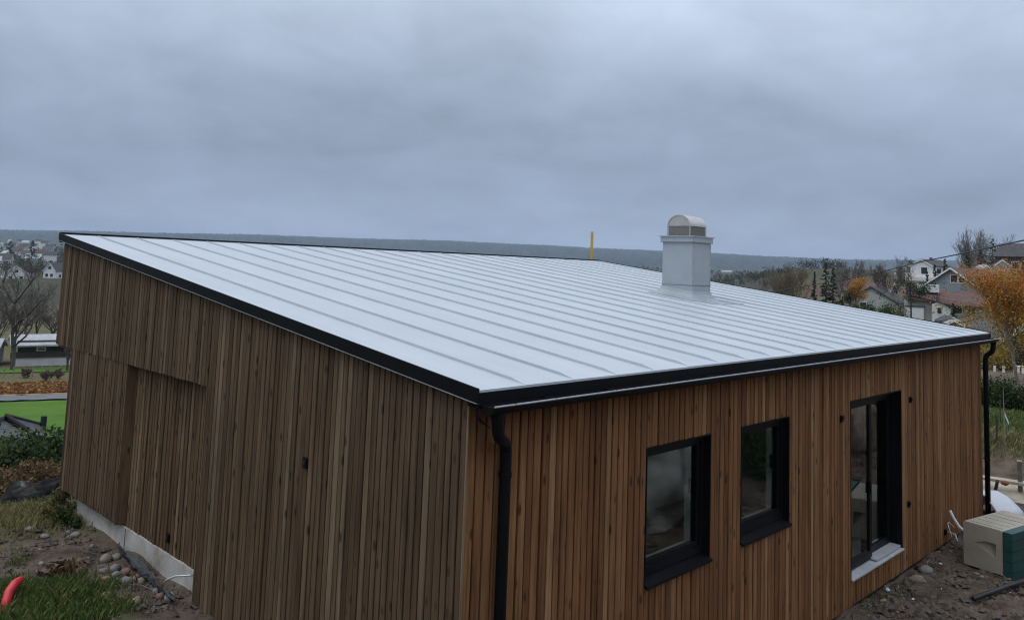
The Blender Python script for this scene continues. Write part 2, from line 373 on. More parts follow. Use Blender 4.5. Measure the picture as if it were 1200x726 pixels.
def patch(name, az0, az1, d0, d1, off, mat, na=60, nd=30):
    A, R = np.meshgrid(np.radians(np.linspace(az0, az1, na)), np.linspace(d0, d1, nd))
    X = CX+np.sin(A)*R; Y = CY+np.cos(A)*R
    return tag(add(name, gridmesh(name, X, Y, H(X, Y)+off), mat), kind='structure')
M['lawn'] = pm('lawn_green', [(.3, (.045, .095, .015)), (.45, (.075, .155, .022)), (.6, (.09, .18, .026)), (.75, (.14, .18, .05))], .22, 1.0, detail=8, spec=.12)
M['asphalt'] = pm('wet_asphalt', [(.3, (.09, .092, .098)), (.7, (.15, .152, .16))], .5, .45)
patch('lawn', 8, 24, 55, 80.5, .10, M['lawn'])
patch('road', 8, 24, 82, 90, .14, M['asphalt'])

# hills on the skyline: a forested ridge, uneven with tree tops
def build_hills():
    crest = [(0, 269), (100, 270.5), (200, 273), (300, 274.5), (400, 278.5), (520, 281.5), (600, 285.5), (640, 287), (700, 290.5), (760, 293), (850, 297), (900, 300), (1000, 304), (1100, 305), (1300, 306)]
    az, el = [], []
    for u, v in crest:
        q = ray(u, v); az.append(math.degrees(math.atan2(q[0], q[1]))); el.append(q[2]/math.hypot(q[0], q[1]))
    az = [-30]+az+[130]; el = [el[0]]+el+[el[-1]]
    A = np.linspace(2, 96, 1700); E = np.interp(A, az, el)
    rows = np.concatenate([np.linspace(0, 1, 26), [1.15, 1.5]])
    rng = np.random.default_rng(5)
    AA, T = np.meshgrid(np.radians(A), rows)
    Dn = 2600+3000*T
    zc = CZ+E*5600
    prof = np.interp(T, [0, .12, .3, .6, .85, 1, 1.15, 1.5], [-.1, .06, .18, .5, .86, 1, .9, .5])
    Z = -6+(zc[None, :]+6)*prof
    nz = np.array([[noise.fractal(Vector((a*2.2, t*9, 0)), 1, 2, 5) for a in A] for t in rows])
    Z = Z+nz*14*np.minimum(1, (1-np.abs(T-.5))*1.2)*np.where(T > .8, .25, 1)+rng.uniform(-1, 1, Z.shape)*np.where(T >= .8, 3.2, 4.5)
    X = CX+np.sin(AA)*Dn; Y = CY+np.cos(AA)*Dn
    mt = pm('forest_hill', [(.35, (.006, .010, .009)), (.5, (.02, .028, .02)), (.6, (.05, .048, .032)), (.72, (.12, .105, .065))], .012, .95, detail=8)
    tag(add('hills', gridmesh('hills', X, Y, Z, False), mt), kind='structure')
build_hills()

# ------------------------------------------------------------------ the timber house
L, DEP = 12.4676, 8.6218
OX, OY = 0.0607, 0.1425
ZE, ZR = 0.4899, 1.5658
SL = (ZR-ZE)/(DEP+OX+OY)
def zroof(y): return ZE+SL*(y+OY)
house = thing('timber_house', 'brown timber clad house with white standing seam metal roof and metal chimney', 'house')
rnd = random.Random(11)
W1 = (2.177, 3.265, -1.385, -.208); W2 = (3.866, 4.955, -1.379, -.212); DR = (6.666, 8.48, -2.404, -.204)
OPEN = [W1, W2, DR]
# unit board: 1 wide, 1 tall, bevelled front edges; scaled per board
bprof = [(0, .022), (0, .004), (.05, 0), (.95, 0), (1, .004), (1, .022)]
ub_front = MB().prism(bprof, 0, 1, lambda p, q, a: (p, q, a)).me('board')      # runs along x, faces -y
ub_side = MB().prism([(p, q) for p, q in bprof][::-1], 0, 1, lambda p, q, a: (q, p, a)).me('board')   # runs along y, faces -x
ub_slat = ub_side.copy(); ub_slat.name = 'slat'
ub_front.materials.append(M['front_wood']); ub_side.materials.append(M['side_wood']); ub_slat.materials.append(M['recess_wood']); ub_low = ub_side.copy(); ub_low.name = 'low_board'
# backing walls with the openings left free
def wall_with_openings(x0, x1, y0, y1, z0, z1, ops):
    b = MB(); xs = x0
    for (a, c, zb, ztp) in ops:
        b.box(xs, a, y0, y1, z0, z1); b.box(a, c, y0, y1, z0, zb); b.box(a, c, y0, y1, ztp, z1); xs = c
    b.box(xs, x1, y0, y1, z0, z1); return b
fw = wall_with_openings(.03, L-.03, .026, .20, -3.0, .36, OPEN).build('front_wall', M['membrane'], house)
x = 0.024; widths = [.074, .083, .083, .092]
edges = sorted(set([round(v, 4) for o in OPEN for v in o[:2]]))
def board(me, name, parent, loc, sx, sy, szz, lean=0.0):
    o = add(name, me, None, parent, loc); o.scale = (sx, sy, szz); return o
spans = [0.002]+edges+[L]
for a, b in zip(spans[:-1], spans[1:]):
    n = max(1, round((b-a)/.083)); ws = np.array([rnd.choice(widths) for _ in range(n)]); ws = ws/ws.sum()*(b-a)
    xx = a
    for wd in ws:
        op = [o for o in OPEN if o[0]-1e-3 <= xx+wd/2 <= o[1]+1e-3]
        prj = rnd.choice((-.004, -.001, 0, .001, .004)); gap = .0135
        zb = -2.70+rnd.uniform(-.004, .004)
        if op:
            o = op[0]
            board(ub_front, 'board', fw, (xx+gap/2, prj, zb), wd-gap, 1, o[2]-zb-.004)
            board(ub_front, 'board', fw, (xx+gap/2, prj, o[3]+.004), wd-gap, 1, .42-o[3])
        else:
            board(ub_front, 'board', fw, (xx+gap/2, prj, zb), wd-gap, 1, .43-zb)
        xx += wd
# side wall: upper storey runs to the far end, the part by the near corner runs down
RN, RT, CT = 3.911, 0.0, -1.90
def yzprism(b, poly, x0, x1): return b.prism(poly, x0, x1, lambda p, q, a: (a, p, q))
sb = MB()
yzprism(sb, [(.03, -3.0), (RN-.02, -3.0), (RN-.02, .02), (DEP-.02, .02), (DEP-.02, zroof(DEP)-.12), (.03, zroof(.03)-.12)], .03, .24)
sw = sb.build('side_wall', M['membrane'], house)
def lay(y0, y1, me, name, parent, xface, zb, ztop, step=.083, gap=.0145):
    n = round((y1-y0)/step); ws = np.array([rnd.choice(widths) for _ in range(n)]); ws = ws/ws.sum()*(y1-y0); yy = y0
    for wd in ws:
        prj = rnd.choice((-.005, -.001, 0, .002, .005)); zt = ztop(yy+wd/2) if callable(ztop) else ztop
        zz = zb+rnd.uniform(-.006, .006)
        board(me, name, parent, (xface+prj, yy+gap/2, zz), 1, wd-gap, zt-zz); yy += wd
rake_top = lambda y: zroof(y)-.045
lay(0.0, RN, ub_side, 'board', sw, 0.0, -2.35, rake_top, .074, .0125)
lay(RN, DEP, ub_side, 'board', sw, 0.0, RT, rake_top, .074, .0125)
rb = MB().box(.15, .3, RN+.02, 6.05, CT-.0, .015).box(.040, .3, 6.05, 7.98, CT+.02, .015)
rw = rb.build('recessed_wall', M['membrane'], house)
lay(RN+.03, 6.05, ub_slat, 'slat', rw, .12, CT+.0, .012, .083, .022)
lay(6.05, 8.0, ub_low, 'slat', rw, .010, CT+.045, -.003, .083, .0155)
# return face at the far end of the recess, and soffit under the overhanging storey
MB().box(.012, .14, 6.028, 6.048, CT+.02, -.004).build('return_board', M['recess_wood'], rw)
MB().box(-.009, .03, RN-.014, RN-.002, -2.34, -.003).build('trim_lit_edge', M['pale_trim_lit_edge'], sw)
MB().box(-.007, .004, -.007, .006, -2.34, .36).build('trim_lit_edge', M['pale_trim_lit_edge'], sw)  # no trim here: lit bevel of the near corner painted as a pale strip
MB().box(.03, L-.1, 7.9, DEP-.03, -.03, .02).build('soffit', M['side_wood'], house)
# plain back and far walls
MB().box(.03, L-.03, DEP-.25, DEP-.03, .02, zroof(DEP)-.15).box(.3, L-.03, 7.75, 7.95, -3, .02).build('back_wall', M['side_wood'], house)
eb = MB(); yzprism(eb, [(.05, -3.0), (7.9, -3.0), (7.9, .0), (DEP-.05, .0), (DEP-.05, zroof(DEP)-.14), (.05, zroof(.05)-.14)], L-.22, L-.02)
eb.build('end_wall', M['front_wood'], house)
# foundation
fd = MB().box(.108, .4, RN+.005, 7.56, -3.2, CT-.004).build('foundation', M['concrete'], house)
MB().box(.104, .108, 5.93, 5.94, -3.0, CT-.02).build('joint', M['membrane'], fd)
MB().box(.06, L-.05, .05, .35, -3.3, -2.74).build('footing', M['concrete'], house)
MB().box(.3, L-.2, .3, 7.7, -2.6, -2.47).build('room_floor', M['room'], house)
MB().box(.3, L-.25, 2.9, 3.0, -2.47, .6).build('room_partition', M['room'], house)

# roof: deck, sheets with upstanding seams, black flashings
def on_roof(x, y, h=0.0): return (x, y, zroof(y)+h)
rf = MB()
rf.hexa([on_roof(-.02, -OY+.02, -.08), on_roof(L+.02, -OY+.02, -.08), on_roof(L+.02, DEP+.02, -.08), on_roof(-.02, DEP+.02, -.08),
         on_roof(-.02, -OY+.02, -.02), on_roof(L+.02, -OY+.02, -.02), on_roof(L+.02, DEP+.02, -.02), on_roof(-.02, DEP+.02, -.02)])
roof = rf.build('roof', M['membrane'], house)
SEAM0, SEAMP = .4278, .5524
sx = [-OX+.012]
k = 0
while SEAM0+k*SEAMP < L+OX-.05: sx.append(SEAM0+k*SEAMP); k += 1
sx.append(L+OX-.012)
Y0, Y1 = -OY, DEP+OX-.02
for a, b in zip(sx[:-1], sx[1:]):
    mb = MB()
    j = [rnd.uniform(-.0015, .0015) for _ in range(4)]
    mb.hexa([on_roof(a+.001, Y0, -.018), on_roof(b-.001, Y0, -.018), on_roof(b-.001, Y1, -.018), on_roof(a+.001, Y1, -.018),
             on_roof(a+.001, Y0, j[0]), on_roof(b-.001, Y0, j[1]), on_roof(b-.001, Y1, j[2]), on_roof(a+.001, Y1, j[3])])
    sh = mb.build('roof_sheet', M['roof_sheet'], roof)
    if b < L:
        s_ = MB()      # double-folded seam, laid over at the eave
        t0, t1, hh = b-.004, b+.004, .021
        pts = [(Y0+.03, .003), (Y0+.15, hh), (Y1-.16, hh), (Y1-.05, .003)]
        for (ya, ha), (yb, hb) in zip(pts[:-1], pts[1:]):
            s_.hexa([on_roof(t0, ya, -.004), on_roof(t1, ya, -.004), on_roof(t1, yb, -.004), on_roof(t0, yb, -.004),
                     on_roof(t0, ya, ha), on_roof(t1, ya, ha), on_roof(t1, yb, hb), on_roof(t0, yb, hb)])
        s_.build('seam', M['roof_sheet'], roof)
def rake(xa, xb, name):
    mb = MB()
    mb.hexa([on_roof(xa, -OY-.01, -.085), on_roof(xb, -OY-.01, -.085), on_roof(xb, DEP+OX, -.085), on_roof(xa, DEP+OX, -.085),
             on_roof(xa, -OY-.01, .014), on_roof(xb, -OY-.01, .014), on_roof(xb, DEP+OX, .014), on_roof(xa, DEP+OX, .014)])
    return mb.build(name, M['black_metal'], roof)
rk = rake(-OX-.004, -OX+.010, 'rake_flashing'); rake(L+OX-.010, L+OX+.004, 'rake_flashing')
ln = MB().hexa([on_roof(-OX-.010, -OY, -.0915), on_roof(-OX+.02, -OY, -.0915), on_roof(-OX+.02, DEP+OX-.004, -.0915), on_roof(-OX-.010, DEP+OX-.004, -.0915),
                on_roof(-OX-.010, -OY, -.0865), on_roof(-OX+.02, -OY, -.0865), on_roof(-OX+.02, DEP+OX-.004, -.0865), on_roof(-OX-.010, DEP+OX-.004, -.0865)]).build('drip_lip', M['lip'], roof)
MB().hexa([on_roof(-OX+.010, DEP+OX-.03, -.12), on_roof(L+OX-.01, DEP+OX-.03, -.12), on_roof(L+OX-.01, DEP+OX+.002, -.12), on_roof(-OX+.010, DEP+OX+.002, -.12),
           on_roof(-OX+.010, DEP+OX-.03, .026), on_roof(L+OX-.01, DEP+OX-.03, .026), on_roof(L+OX-.01, DEP+OX+.002, .026), on_roof(-OX+.010, DEP+OX+.002, .026)]).build('ridge_flashing', M['black_metal'], roof)
# eave flashing under the sheets and soffit board behind the gutter
MB().box(-OX+.012, L+OX-.012, -OY+.002, -OY+.016, ZE-.125, ZE-.019).build('eave_flashing', M['black_metal'], roof)
MB().box(.0, L, -OY+.016, .03, ZE-.13, ZE-.115).build('soffit', M['black_metal'], roof)

# gutter: half-round trough with a rolled front rim
GY, GZ, GR = -.205, .386, .062
gm = MB(); npf = 12
ring = [(GY+GR*math.cos(math.pi+math.pi*i/npf), GZ+GR*math.sin(math.pi+math.pi*i/npf)) for i in range(npf+1)]
inn = [(GY+(GR-.004)*math.cos(math.pi+math.pi*i/npf), GZ+(GR-.004)*math.sin(math.pi+math.pi*i/npf)) for i in range(npf+1)]
GX0, GX1 = -.02, 12.62
gm.prism(ring+inn[::-1], GX0, GX1, lambda p, q, a: (a, p, q))
gut = gm.build('gutter', M['black_metal'], house)
for xx in (GX0, GX1-.006):
    MB().prism(ring, xx-.002, xx+.004, lambda p, q, a: (a, p, q)).build('end_cap', M['black_metal'], gut)
cuts = [GX0, .19, .62, 1.35, 2.1, 2.85, 3.6, 4.4, 5.2, 6.0, 7.2, 8.4, 9.6, 10.8, GX1]
for a, b in zip(cuts[:-1], cuts[1:]):
    MB().tube([(a+.006, GY-GR-.002, GZ+.004), (b-.006, GY-GR-.002, GZ+.004)], .0075, 6).build('gutter_rim', M['lip'], gut)
for xx in np.arange(.62, L, .75):
    MB().box(xx-.012, xx+.012, GY-GR+.004, -OY+.004, GZ+.002, GZ+.007).build('gutter_bracket', M['black_metal'], gut)
def bez(p0, p1, p2, p3, n=10):
    p0, p1, p2, p3 = map(lambda q: np.array(q, float), (p0, p1, p2, p3))
    return [tuple((1-t)**3*p0+3*(1-t)**2*t*p1+3*(1-t)*t*t*p2+t**3*p3) for t in np.linspace(0, 1, n)]
def downpipe(xt, yt, xb, yb, z0):
    pts = [(xt, yt, GZ-GR+.01)]+bez((xt, yt, .27), (xt, yt, .08), (xb, yb, .16), (xb, yb, .0), 12)+[(xb, yb, -.4), (xb, yb, z0)]
    o = MB().tube(pts, .043, 16).build('downpipe', M['black_metal'], house, smooth=True)
    for zz in (-.14, -1.7):
        MB().tube([(xb, yb, zz-.015), (xb, yb, zz+.015)], .049, 16).box(xb-.008, xb+.008, yb, .0, zz-.01, zz+.01).build('pipe_clip', M['black_metal'], o)
    MB().tube([(xt, yt, GZ-GR+.012), (xt, yt, GZ-GR-.04)], .05, 16).build('outlet', M['black_metal'], o)
downpipe(.10, -.19, .322, -.066, -2.62); downpipe(12.52, -.19, 12.50, -.066, -2.72)
# bent end bracket with loose wires at the near corner
ew = MB()
for i in range(3): ew.tube(bez((-.03+.012*i, -.10, .36), (-.05, -.11, .30), (-.02+.02*i, -.13, .27), (.03+.015*i, -.15, .25-.01*i), 6), .004, 5)
ew.build('wire_strap', M['black_metal'], gut)

# chimney
CHX0, CHX1, CHY0, CHY1 = 8.07, 8.655, 3.21, 3.80
cb = zroof(CHY0)-.1
chim = MB().box(CHX0, CHX1, CHY0, CHY1, cb, 1.87).build('chimney', M['chimney'], house)
col = MB().box(CHX0-.03, CHX1+.03, CHY0-.03, CHY1+.03, 1.868, 1.955).build('collar', M['chimney'], chim)
MB().box(CHX0-.055, CHX1+.055, CHY0-.055, CHY1+.055, 1.956, 1.972).build('cap_plate', M['chimney'], chim)
# flared flashing skirt at the foot
sk = MB()
def skirt(d, hgt):
    return [(CHX0-d, CHY0-d, zroof(CHY0-d)+hgt), (CHX1+d, CHY0-d, zroof(CHY0-d)+hgt), (CHX1+d, CHY1+d, zroof(CHY1+d)+hgt), (CHX0-d, CHY1+d, zroof(CHY1+d)+hgt)]
rings = [skirt(.004, .22), skirt(.005, .14), skirt(.025, .09), skirt(.075, .035), skirt(.17, .006)]
for r_ in rings: sk.v += r_
for i in range(4):
    for j_ in range(4): sk.f.append((i*4+j_, i*4+(j_+1) % 4, (i+1)*4+(j_+1) % 4, (i+1)*4+j_))
sk.build('flashing', M['chimney'], chim)
for xx in (CHX0, CHX1):
    MB().box(xx-.006, xx+.006, CHY0-.006, CHY0+.006, cb+.3, 1.85).build('corner_fold', M['chimney'], chim)
MB().box(CHX0-.007, CHX1+.007, CHY0-.007, CHY1+.007, zroof(CHY0)+.235, zroof(CHY0)+.242).build('sheet_joint', M['cowl_inner'], chim)
MB().box(CHX0-.033, CHX1+.033, CHY0-.033, CHY1+.033, 1.862, 1.868).build('drip_edge', M['cowl_inner'], chim)
for kz in (1.2, 1.5, 1.78):
    for (rx_, ry_) in ((CHX0+.03, CHY0-.004), (CHX1-.03, CHY0-.004)):
        MB().box(rx_-.005, rx_+.005, ry_-.004, ry_+.002, kz-.005, kz+.005).build('rivet', M['cowl_inner'], chim)
# apron sheet running to the next seams
MB().hexa([on_roof(8.0, 2.75, .004), on_roof(9.0, 2.75, .004), on_roof(9.0, 3.1, .004), on_roof(8.0, 3.1, .004),
           on_roof(8.0, 2.75, .008), on_roof(9.0, 2.75, .008), on_roof(9.0, 3.1, .008), on_roof(8.0, 3.1, .008)]).build('apron', M['chimney'], chim)
# barrel cowl, axis along x
cy0, cy1 = CHY0+.075, CHY1-.055; cyc = (cy0+cy1)/2; cr = (cy1-cy0)/2; zc = 1.973
cx0_, cx1_ = CHX0+.04, CHX1-.015
arch = [(cyc+cr*math.cos(t), zc+.17+cr*.84*math.sin(t)) for t in np.linspace(0, math.pi, 19)]
arch_i = [(cyc+(cr-.012)*math.cos(t), zc+.17+(cr*.84-.012)*math.sin(t)) for t in np.linspace(0, math.pi, 19)]
cw = MB().prism(arch+arch_i[::-1], cx0_, cx1_, lambda p, q, a: (a, p, q)).build('cowl', M['cowl'], chim, smooth=False)
MB().prism(arch_i, cx0_+.012, cx0_+.018, lambda p, q, a: (a, p, q)).build('cowl_end', M['cowl'], cw)
MB().prism(arch_i, cx1_-.018, cx1_-.012, lambda p, q, a: (a, p, q)).build('cowl_end', M['cowl'], cw)
MB().box(cx0_+.02, cx1_-.02, cy0+.016, cy1-.016, zc, zc+.168).build('cowl_mesh', M['cowl_inner'], cw)
for px_ in (cx0_+.0, cx1_-.014):
    for py_ in (cy0, cy1-.012):
        MB().box(px_, px_+.014, py_, py_+.012, zc, zc+.17).build('cowl_post', M['cowl'], cw)

# windows
def window(W, rev, nm, strip=True):
    x0, x1, z0, z1 = W
    wn = MB().box(x0, x0+.012, -.004, rev, z0, z1).box(x1-.012, x1, -.004, rev, z0, z1).box(x0+.012, x1-.012, -.004, rev, z1-.012, z1).build('window', M['black_metal'], house)
    a, b, c, d = x0+.012, x1-.012, z0+.05, z1-.012
    fr = MB().box(a, a+.055, rev-.03, rev+.06, c, d).box(b-.055, b, rev-.03, rev+.06, c, d).box(a+.055, b-.055, rev-.03, rev+.06, d-.055, d).box(a+.055, b-.055, rev-.03, rev+.06, c, c+.075)
    fr.build('frame', M['black_metal'], wn)
    a2, b2, c2, d2 = a+.055, b-.055, c+.075, d-.055
    MB().box(a2, a2+.04, rev-.012, rev+.04, c2, d2).box(b2-.04, b2, rev-.012, rev+.04, c2, d2).box(a2+.04, b2-.04, rev-.012, rev+.04, d2-.04, d2).box(a2+.04, b2-.04, rev-.012, rev+.04, c2, c2+.04).build('sash', M['black_metal'], wn)
    MB().box(a2+.04, b2-.04, rev+.004, rev+.008, c2+.04, d2-.04).build('pane', M['glass'], wn)
    # pale inner jamb and a handle seen through the glass
    MB().box(b2-.03, b2+.02, rev+.062, rev+.13, c2, d2).box(a2-.02, a2+.03, rev+.062, rev+.13, c2, d2).build('inner_jamb', M['lining'], wn)
    MB().box(b2-.05, b2-.03, rev+.045, rev+.075, (c2+d2)/2-.02, (c2+d2)/2+.12).build('handle', M['black_metal'], wn)
    # sloping sill
    MB().hexa([(x0+.001, -.035, z0-.014), (x1-.001, -.035, z0-.014), (x1-.001, rev, z0+.035), (x0+.001, rev, z0+.035), (x0+.001, -.035, z0+.012), (x1-.001, -.035, z0+.012), (x1-.001, rev, z0+.049), (x0+.001, rev, z0+.049)]).build('sill', M['black_metal'], wn)
    MB().box(a2-.05, b2+.05, rev+.062, rev+.13, c2-.02, c2+.008).build('inner_sill', M['lining'], wn)
    return wn
window(W1, .10, 'window'); window(W2, .10, 'window')
def door(W):
    x0, x1, z0, z1 = W; rev = .085
    dr = MB().box(x0, x0+.012, -.004, rev+.12, z0, z1).box(x1-.012, x1, -.004, rev+.12, z0, z1).box(x0+.012, x1-.012, -.004, rev+.12, z1-.012, z1).build('sliding_door', M['black_metal'], house)
    a, b, c, d = x0+.012, x1-.012, z0+.055, z1-.012; mid = (a+b)/2-.02
    MB().box(a, b, rev+.0, rev+.11, d-.045, d).box(a, a+.04, rev+.0, rev+.11, c, d-.045).box(b-.04, b, rev+.0, rev+.11, c, d-.045).build('frame', M['black_metal'], dr)
    for (p, q, yy) in ((a+.04, mid+.05, rev+.005), (mid-.05, b-.04, rev+.062)):
        lf = MB().box(p, p+.075, yy, yy+.05, c, d-.045).box(q-.075, q, yy, yy+.05, c, d-.045).box(p+.075, q-.075, yy, yy+.05, d-.12, d-.045).box(p+.075, q-.075, yy, yy+.05, c, c+.11).build('door_leaf', M['black_metal'], dr)
        MB().box(p+.075, q-.075, yy+.02, yy+.026, c+.11, d-.12).build('pane', M['glass'], lf)
    MB().box(mid-.02, mid-.008, rev-.012, rev+.005, -1.5, -1.36).build('handle', M['black_metal'], dr)
    # aluminium threshold in two steps
    MB().hexa([(x0+.001, -.03, z0+.004), (x1-.001, -.03, z0+.004), (x1-.001, rev+.10, z0+.03), (x0+.001, rev+.10, z0+.03), (x0+.001, -.03, z0+.022), (x1-.001, -.03, z0+.022), (x1-.001, rev+.10, z0+.05), (x0+.001, rev+.10, z0+.05)]).build('threshold', M['aluminium'], dr)
    MB().box(mid, x1-.06, .005, rev+.06, z0+.052, z0+.075).build('track', M['aluminium'], dr)
door(DR)
# small wall boxes
def outlet(x, y, zz, face):
    if face == 'front':
        o = MB().box(x-.02, x+.02, -.03, .0, zz-.04, zz+.04).build('wall_box', M['black_metal'], house)
        MB().box(x-.014, x+.014, -.042, -.031, zz-.005, zz+.025).build('lid', M['black_metal'], o)
    else:
        o = MB().box(x-.022, x, y-.032, y+.032, zz-.045, zz+.045).build('wall_box', M['black_metal'], house)
        MB().box(x-.03, x-.023, y-.015, y+.015, zz-.015, zz+.015).build('lid', M['membrane'], o)
outlet(6.358, 0, -.385, 'front'); outlet(8.827, 0, -.373, 'front'); outlet(8.715, 0, -1.824, 'front'); outlet(10.33, 0, -2.53, 'front')
outlet(0, 2.0, -.40, 'side'); outlet(.12, 4.80, -1.74, 'side')
# ------------------------------------------------------------------ plants
def leaf_quads(C_, N_, size, rng, aspect=.6, droop=0.0):
    """random oriented leaf faces at centres C_ (n,3)"""
    n = len(C_)
    a = rng.normal(size=(n, 3)); a /= np.linalg.norm(a, axis=1)[:, None]
    b = rng.normal(size=(n, 3)); b -= a*(a*b).sum(1)[:, None]; b /= np.linalg.norm(b, axis=1)[:, None]
    s = (size*rng.uniform(.6, 1.4, n))[:, None]
    return np.stack([C_-a*s, C_+b*s*aspect, C_+a*s, C_-b*s*aspect], 1)
def tubes3(segs):
    """segs list of (p0,p1,r0,r1) -> triangular prisms (n*3 quads)"""
    S = np.array([np.concatenate([p0, p1, [r0, r1]]) for p0, p1, r0, r1 in segs])
    p0, p1, r0, r1 = S[:, :3], S[:, 3:6], S[:, 6:7], S[:, 7:8]
    t = p1-p0; t /= np.linalg.norm(t, axis=1)[:, None]+1e-9
    ref = np.where(np.abs(t[:, 2:3]) > .9, np.array([[1., 0, 0]]), np.array([[0, 0, 1.]]))
    a = np.cross(t, ref); a /= np.linalg.norm(a, axis=1)[:, None]; b = np.cross(t, a)
    ring0, ring1 = [], []
    for k in range(3):
        th = 2*math.pi*k/3; dd = a*math.cos(th)+b*math.sin(th); ring0.append(p0+dd*r0); ring1.append(p1+dd*r1)
    return np.concatenate([np.stack([ring0[k], ring0[(k+1) % 3], ring1[(k+1) % 3], ring1[k]], 1) for k in range(3)], 0)
def grow(seed, h, spread=.5, levels=4, nchild=(7, 6, 5, 4), rmin=.008, trunk_frac=.35, up=.25, r0=None, multi=1):
    rng = random.Random(seed); thick, thin, tips = [], [], []
    r0 = r0 or h*.022
    def branch(p, d, ln, r, lv):
        ns = 4 if lv < 2 else 3; pts = [p]
        for i in range(ns):
            d = (d+np.array([rng.gauss(0, .16), rng.gauss(0, .16), rng.gauss(0, .10)+up*.35*(lv > 0)])); d = d/np.linalg.norm(d)
            q = p+d*ln/ns; ra = r*(1-i/ns*.6); rb = max(rmin, r*(1-(i+1)/ns*.6))
            (thick if lv < 2 else thin).append((p, q, ra, rb)); p = q; pts.append(p)
        if lv >= levels: tips.append(p); return
        nc = nchild[min(lv, len(nchild)-1)]
        for c in range(nc):
            f = rng.uniform(trunk_frac if lv == 0 else .25, 1.0)*ns; i = min(int(f), ns-1); base = pts[i]+(pts[i+1]-pts[i])*(f-i)
            az_ = rng.uniform(0, 2*math.pi); side = np.array([math.cos(az_), math.sin(az_), rng.uniform(-.1, .5)+up])
            dd = d*(1-spread)+side*spread*1.2; dd /= np.linalg.norm(dd)
            k = .62 if lv == 0 else .6
            branch(base, dd, ln*k*rng.uniform(.6, 1.1)*(1.15-.45*f/ns if lv == 0 else 1), max(rmin, r*(.5 if lv == 0 else .48)), lv+1)
    for mI in range(multi):
        d0 = np.array([rng.gauss(0, .12 if multi > 1 else .03), rng.gauss(0, .12 if multi > 1 else .03), 1.0])
        branch(np.array([rng.gauss(0, .15*(multi > 1)), rng.gauss(0, .15*(multi > 1)), -.2]), d0/np.linalg.norm(d0), h*.72, r0/math.sqrt(multi), 0)
    return thick, thin, tips
def bare_tree(name, label, cat, loc, h, seed, group=None, trunk='bark', twig='twig', **kw):
    th, tn, tips = grow(seed, h, **kw)
    root = thing(name, label, cat, loc, 0, group)
    add('trunk', quads('trunk', tubes3(th)), M[trunk], root); add('crown', quads('crown', tubes3(tn)), M[twig], root)
    return root
def leafy_tree(name, label, loc, h, seed, leafmat, per_tip=10, lsize=.06, scatter=.25, group=None, trunk='bark', cat='tree', sxy=1.0, **kw):
    th, tn, tips = grow(seed, h, **kw); rng = np.random.default_rng(seed)
    k_ = np.array([sxy, sxy, 1.0]); th = [(p*k_, q*k_, ra, rb) for p, q, ra, rb in th]; tn = [(p*k_, q*k_, ra, rb) for p, q, ra, rb in tn]; tips = [p*k_ for p in tips]
    root = thing(name, label, cat, loc, 0, group)
    add('trunk', quads('trunk', tubes3(th+tn)), M[trunk], root)
    T = np.array(tips); Cn = np.repeat(T, per_tip, 0)+rng.normal(0, scatter, (len(T)*per_tip, 3))
    add('crown', quads('crown', leaf_quads(Cn, None, lsize, rng)), M[leafmat], root)
    return root
def conifer(name, label, loc, h, wd, seed, leafmat='needle', group=None, dens=1.0, lsize=.14, cat='tree', bare=.1):
    rng = np.random.default_rng(seed); root = thing(name, label, cat, loc, 0, group)
    MB().tube([(0, 0, -.3), (.05, 0, h*.5), (0, 0, h*.97)], [h*.018, h*.011, .01], 6).build('trunk', M['bark'], root)
    Ps = []
    nb = int(46*dens)
    for i in range(nb):
        f = (i+rng.random())/nb; zz = h*(bare+(1-bare)*f); ln = wd/2*(1-f)**.75*rng.uniform(.6, 1.15)+.08*wd*.3
        a = rng.uniform(0, 2*math.pi); n = max(8, int(34*ln/(wd/2)*dens))
        t = rng.random(n)**.7; c = np.stack([np.cos(a)*ln*t, np.sin(a)*ln*t, zz-ln*.25*t+ln*.18*t*t], 1)+rng.normal(0, .05*wd*.35, (n, 3))*np.array([1, 1, .7])
        Ps.append(c)
    Cn = np.concatenate(Ps); add('crown', quads('crown', leaf_quads(Cn, None, lsize, rng, .5)), M[leafmat], root)
    return root
def shrub(name, label, loc, rx, ry, rz, seed, leafmat, n=1500, lsize=.05, group=None, cat='shrub', stems=True, clumps=14):
    rng = np.random.default_rng(seed); root = thing(name, label, cat, loc, 0, group)
    cc = rng.normal(size=(clumps, 3)); cc /= np.linalg.norm(cc, axis=1)[:, None]; cc *= rng.uniform(.35, .8, clumps)[:, None]; cc[:, 2] = np.abs(cc[:, 2])*.9+.1
    pick = rng.integers(0, clumps, n); off = rng.normal(size=(n, 3)); off /= np.linalg.norm(off, axis=1)[:, None]; off *= (rng.random(n)**.4*.34)[:, None]
    P = (cc[pick]+off)*np.array([rx, ry, rz]); P[:, 2] = np.maximum(P[:, 2], .0)
    add('foliage', quads('foliage', leaf_quads(P, None, lsize, rng)), M[leafmat], root)
    if stems:
        sg = []
        for c in cc:
            q = c*np.array([rx, ry, rz])*.95; mid = q*.5+np.array([0, 0, -.05]); sg += [(np.array([0, 0, -.1]), mid, .02, .012), (mid, q, .012, .006)]
        add('stem', quads('stem', tubes3(sg)), M['bark'], root)
    return root

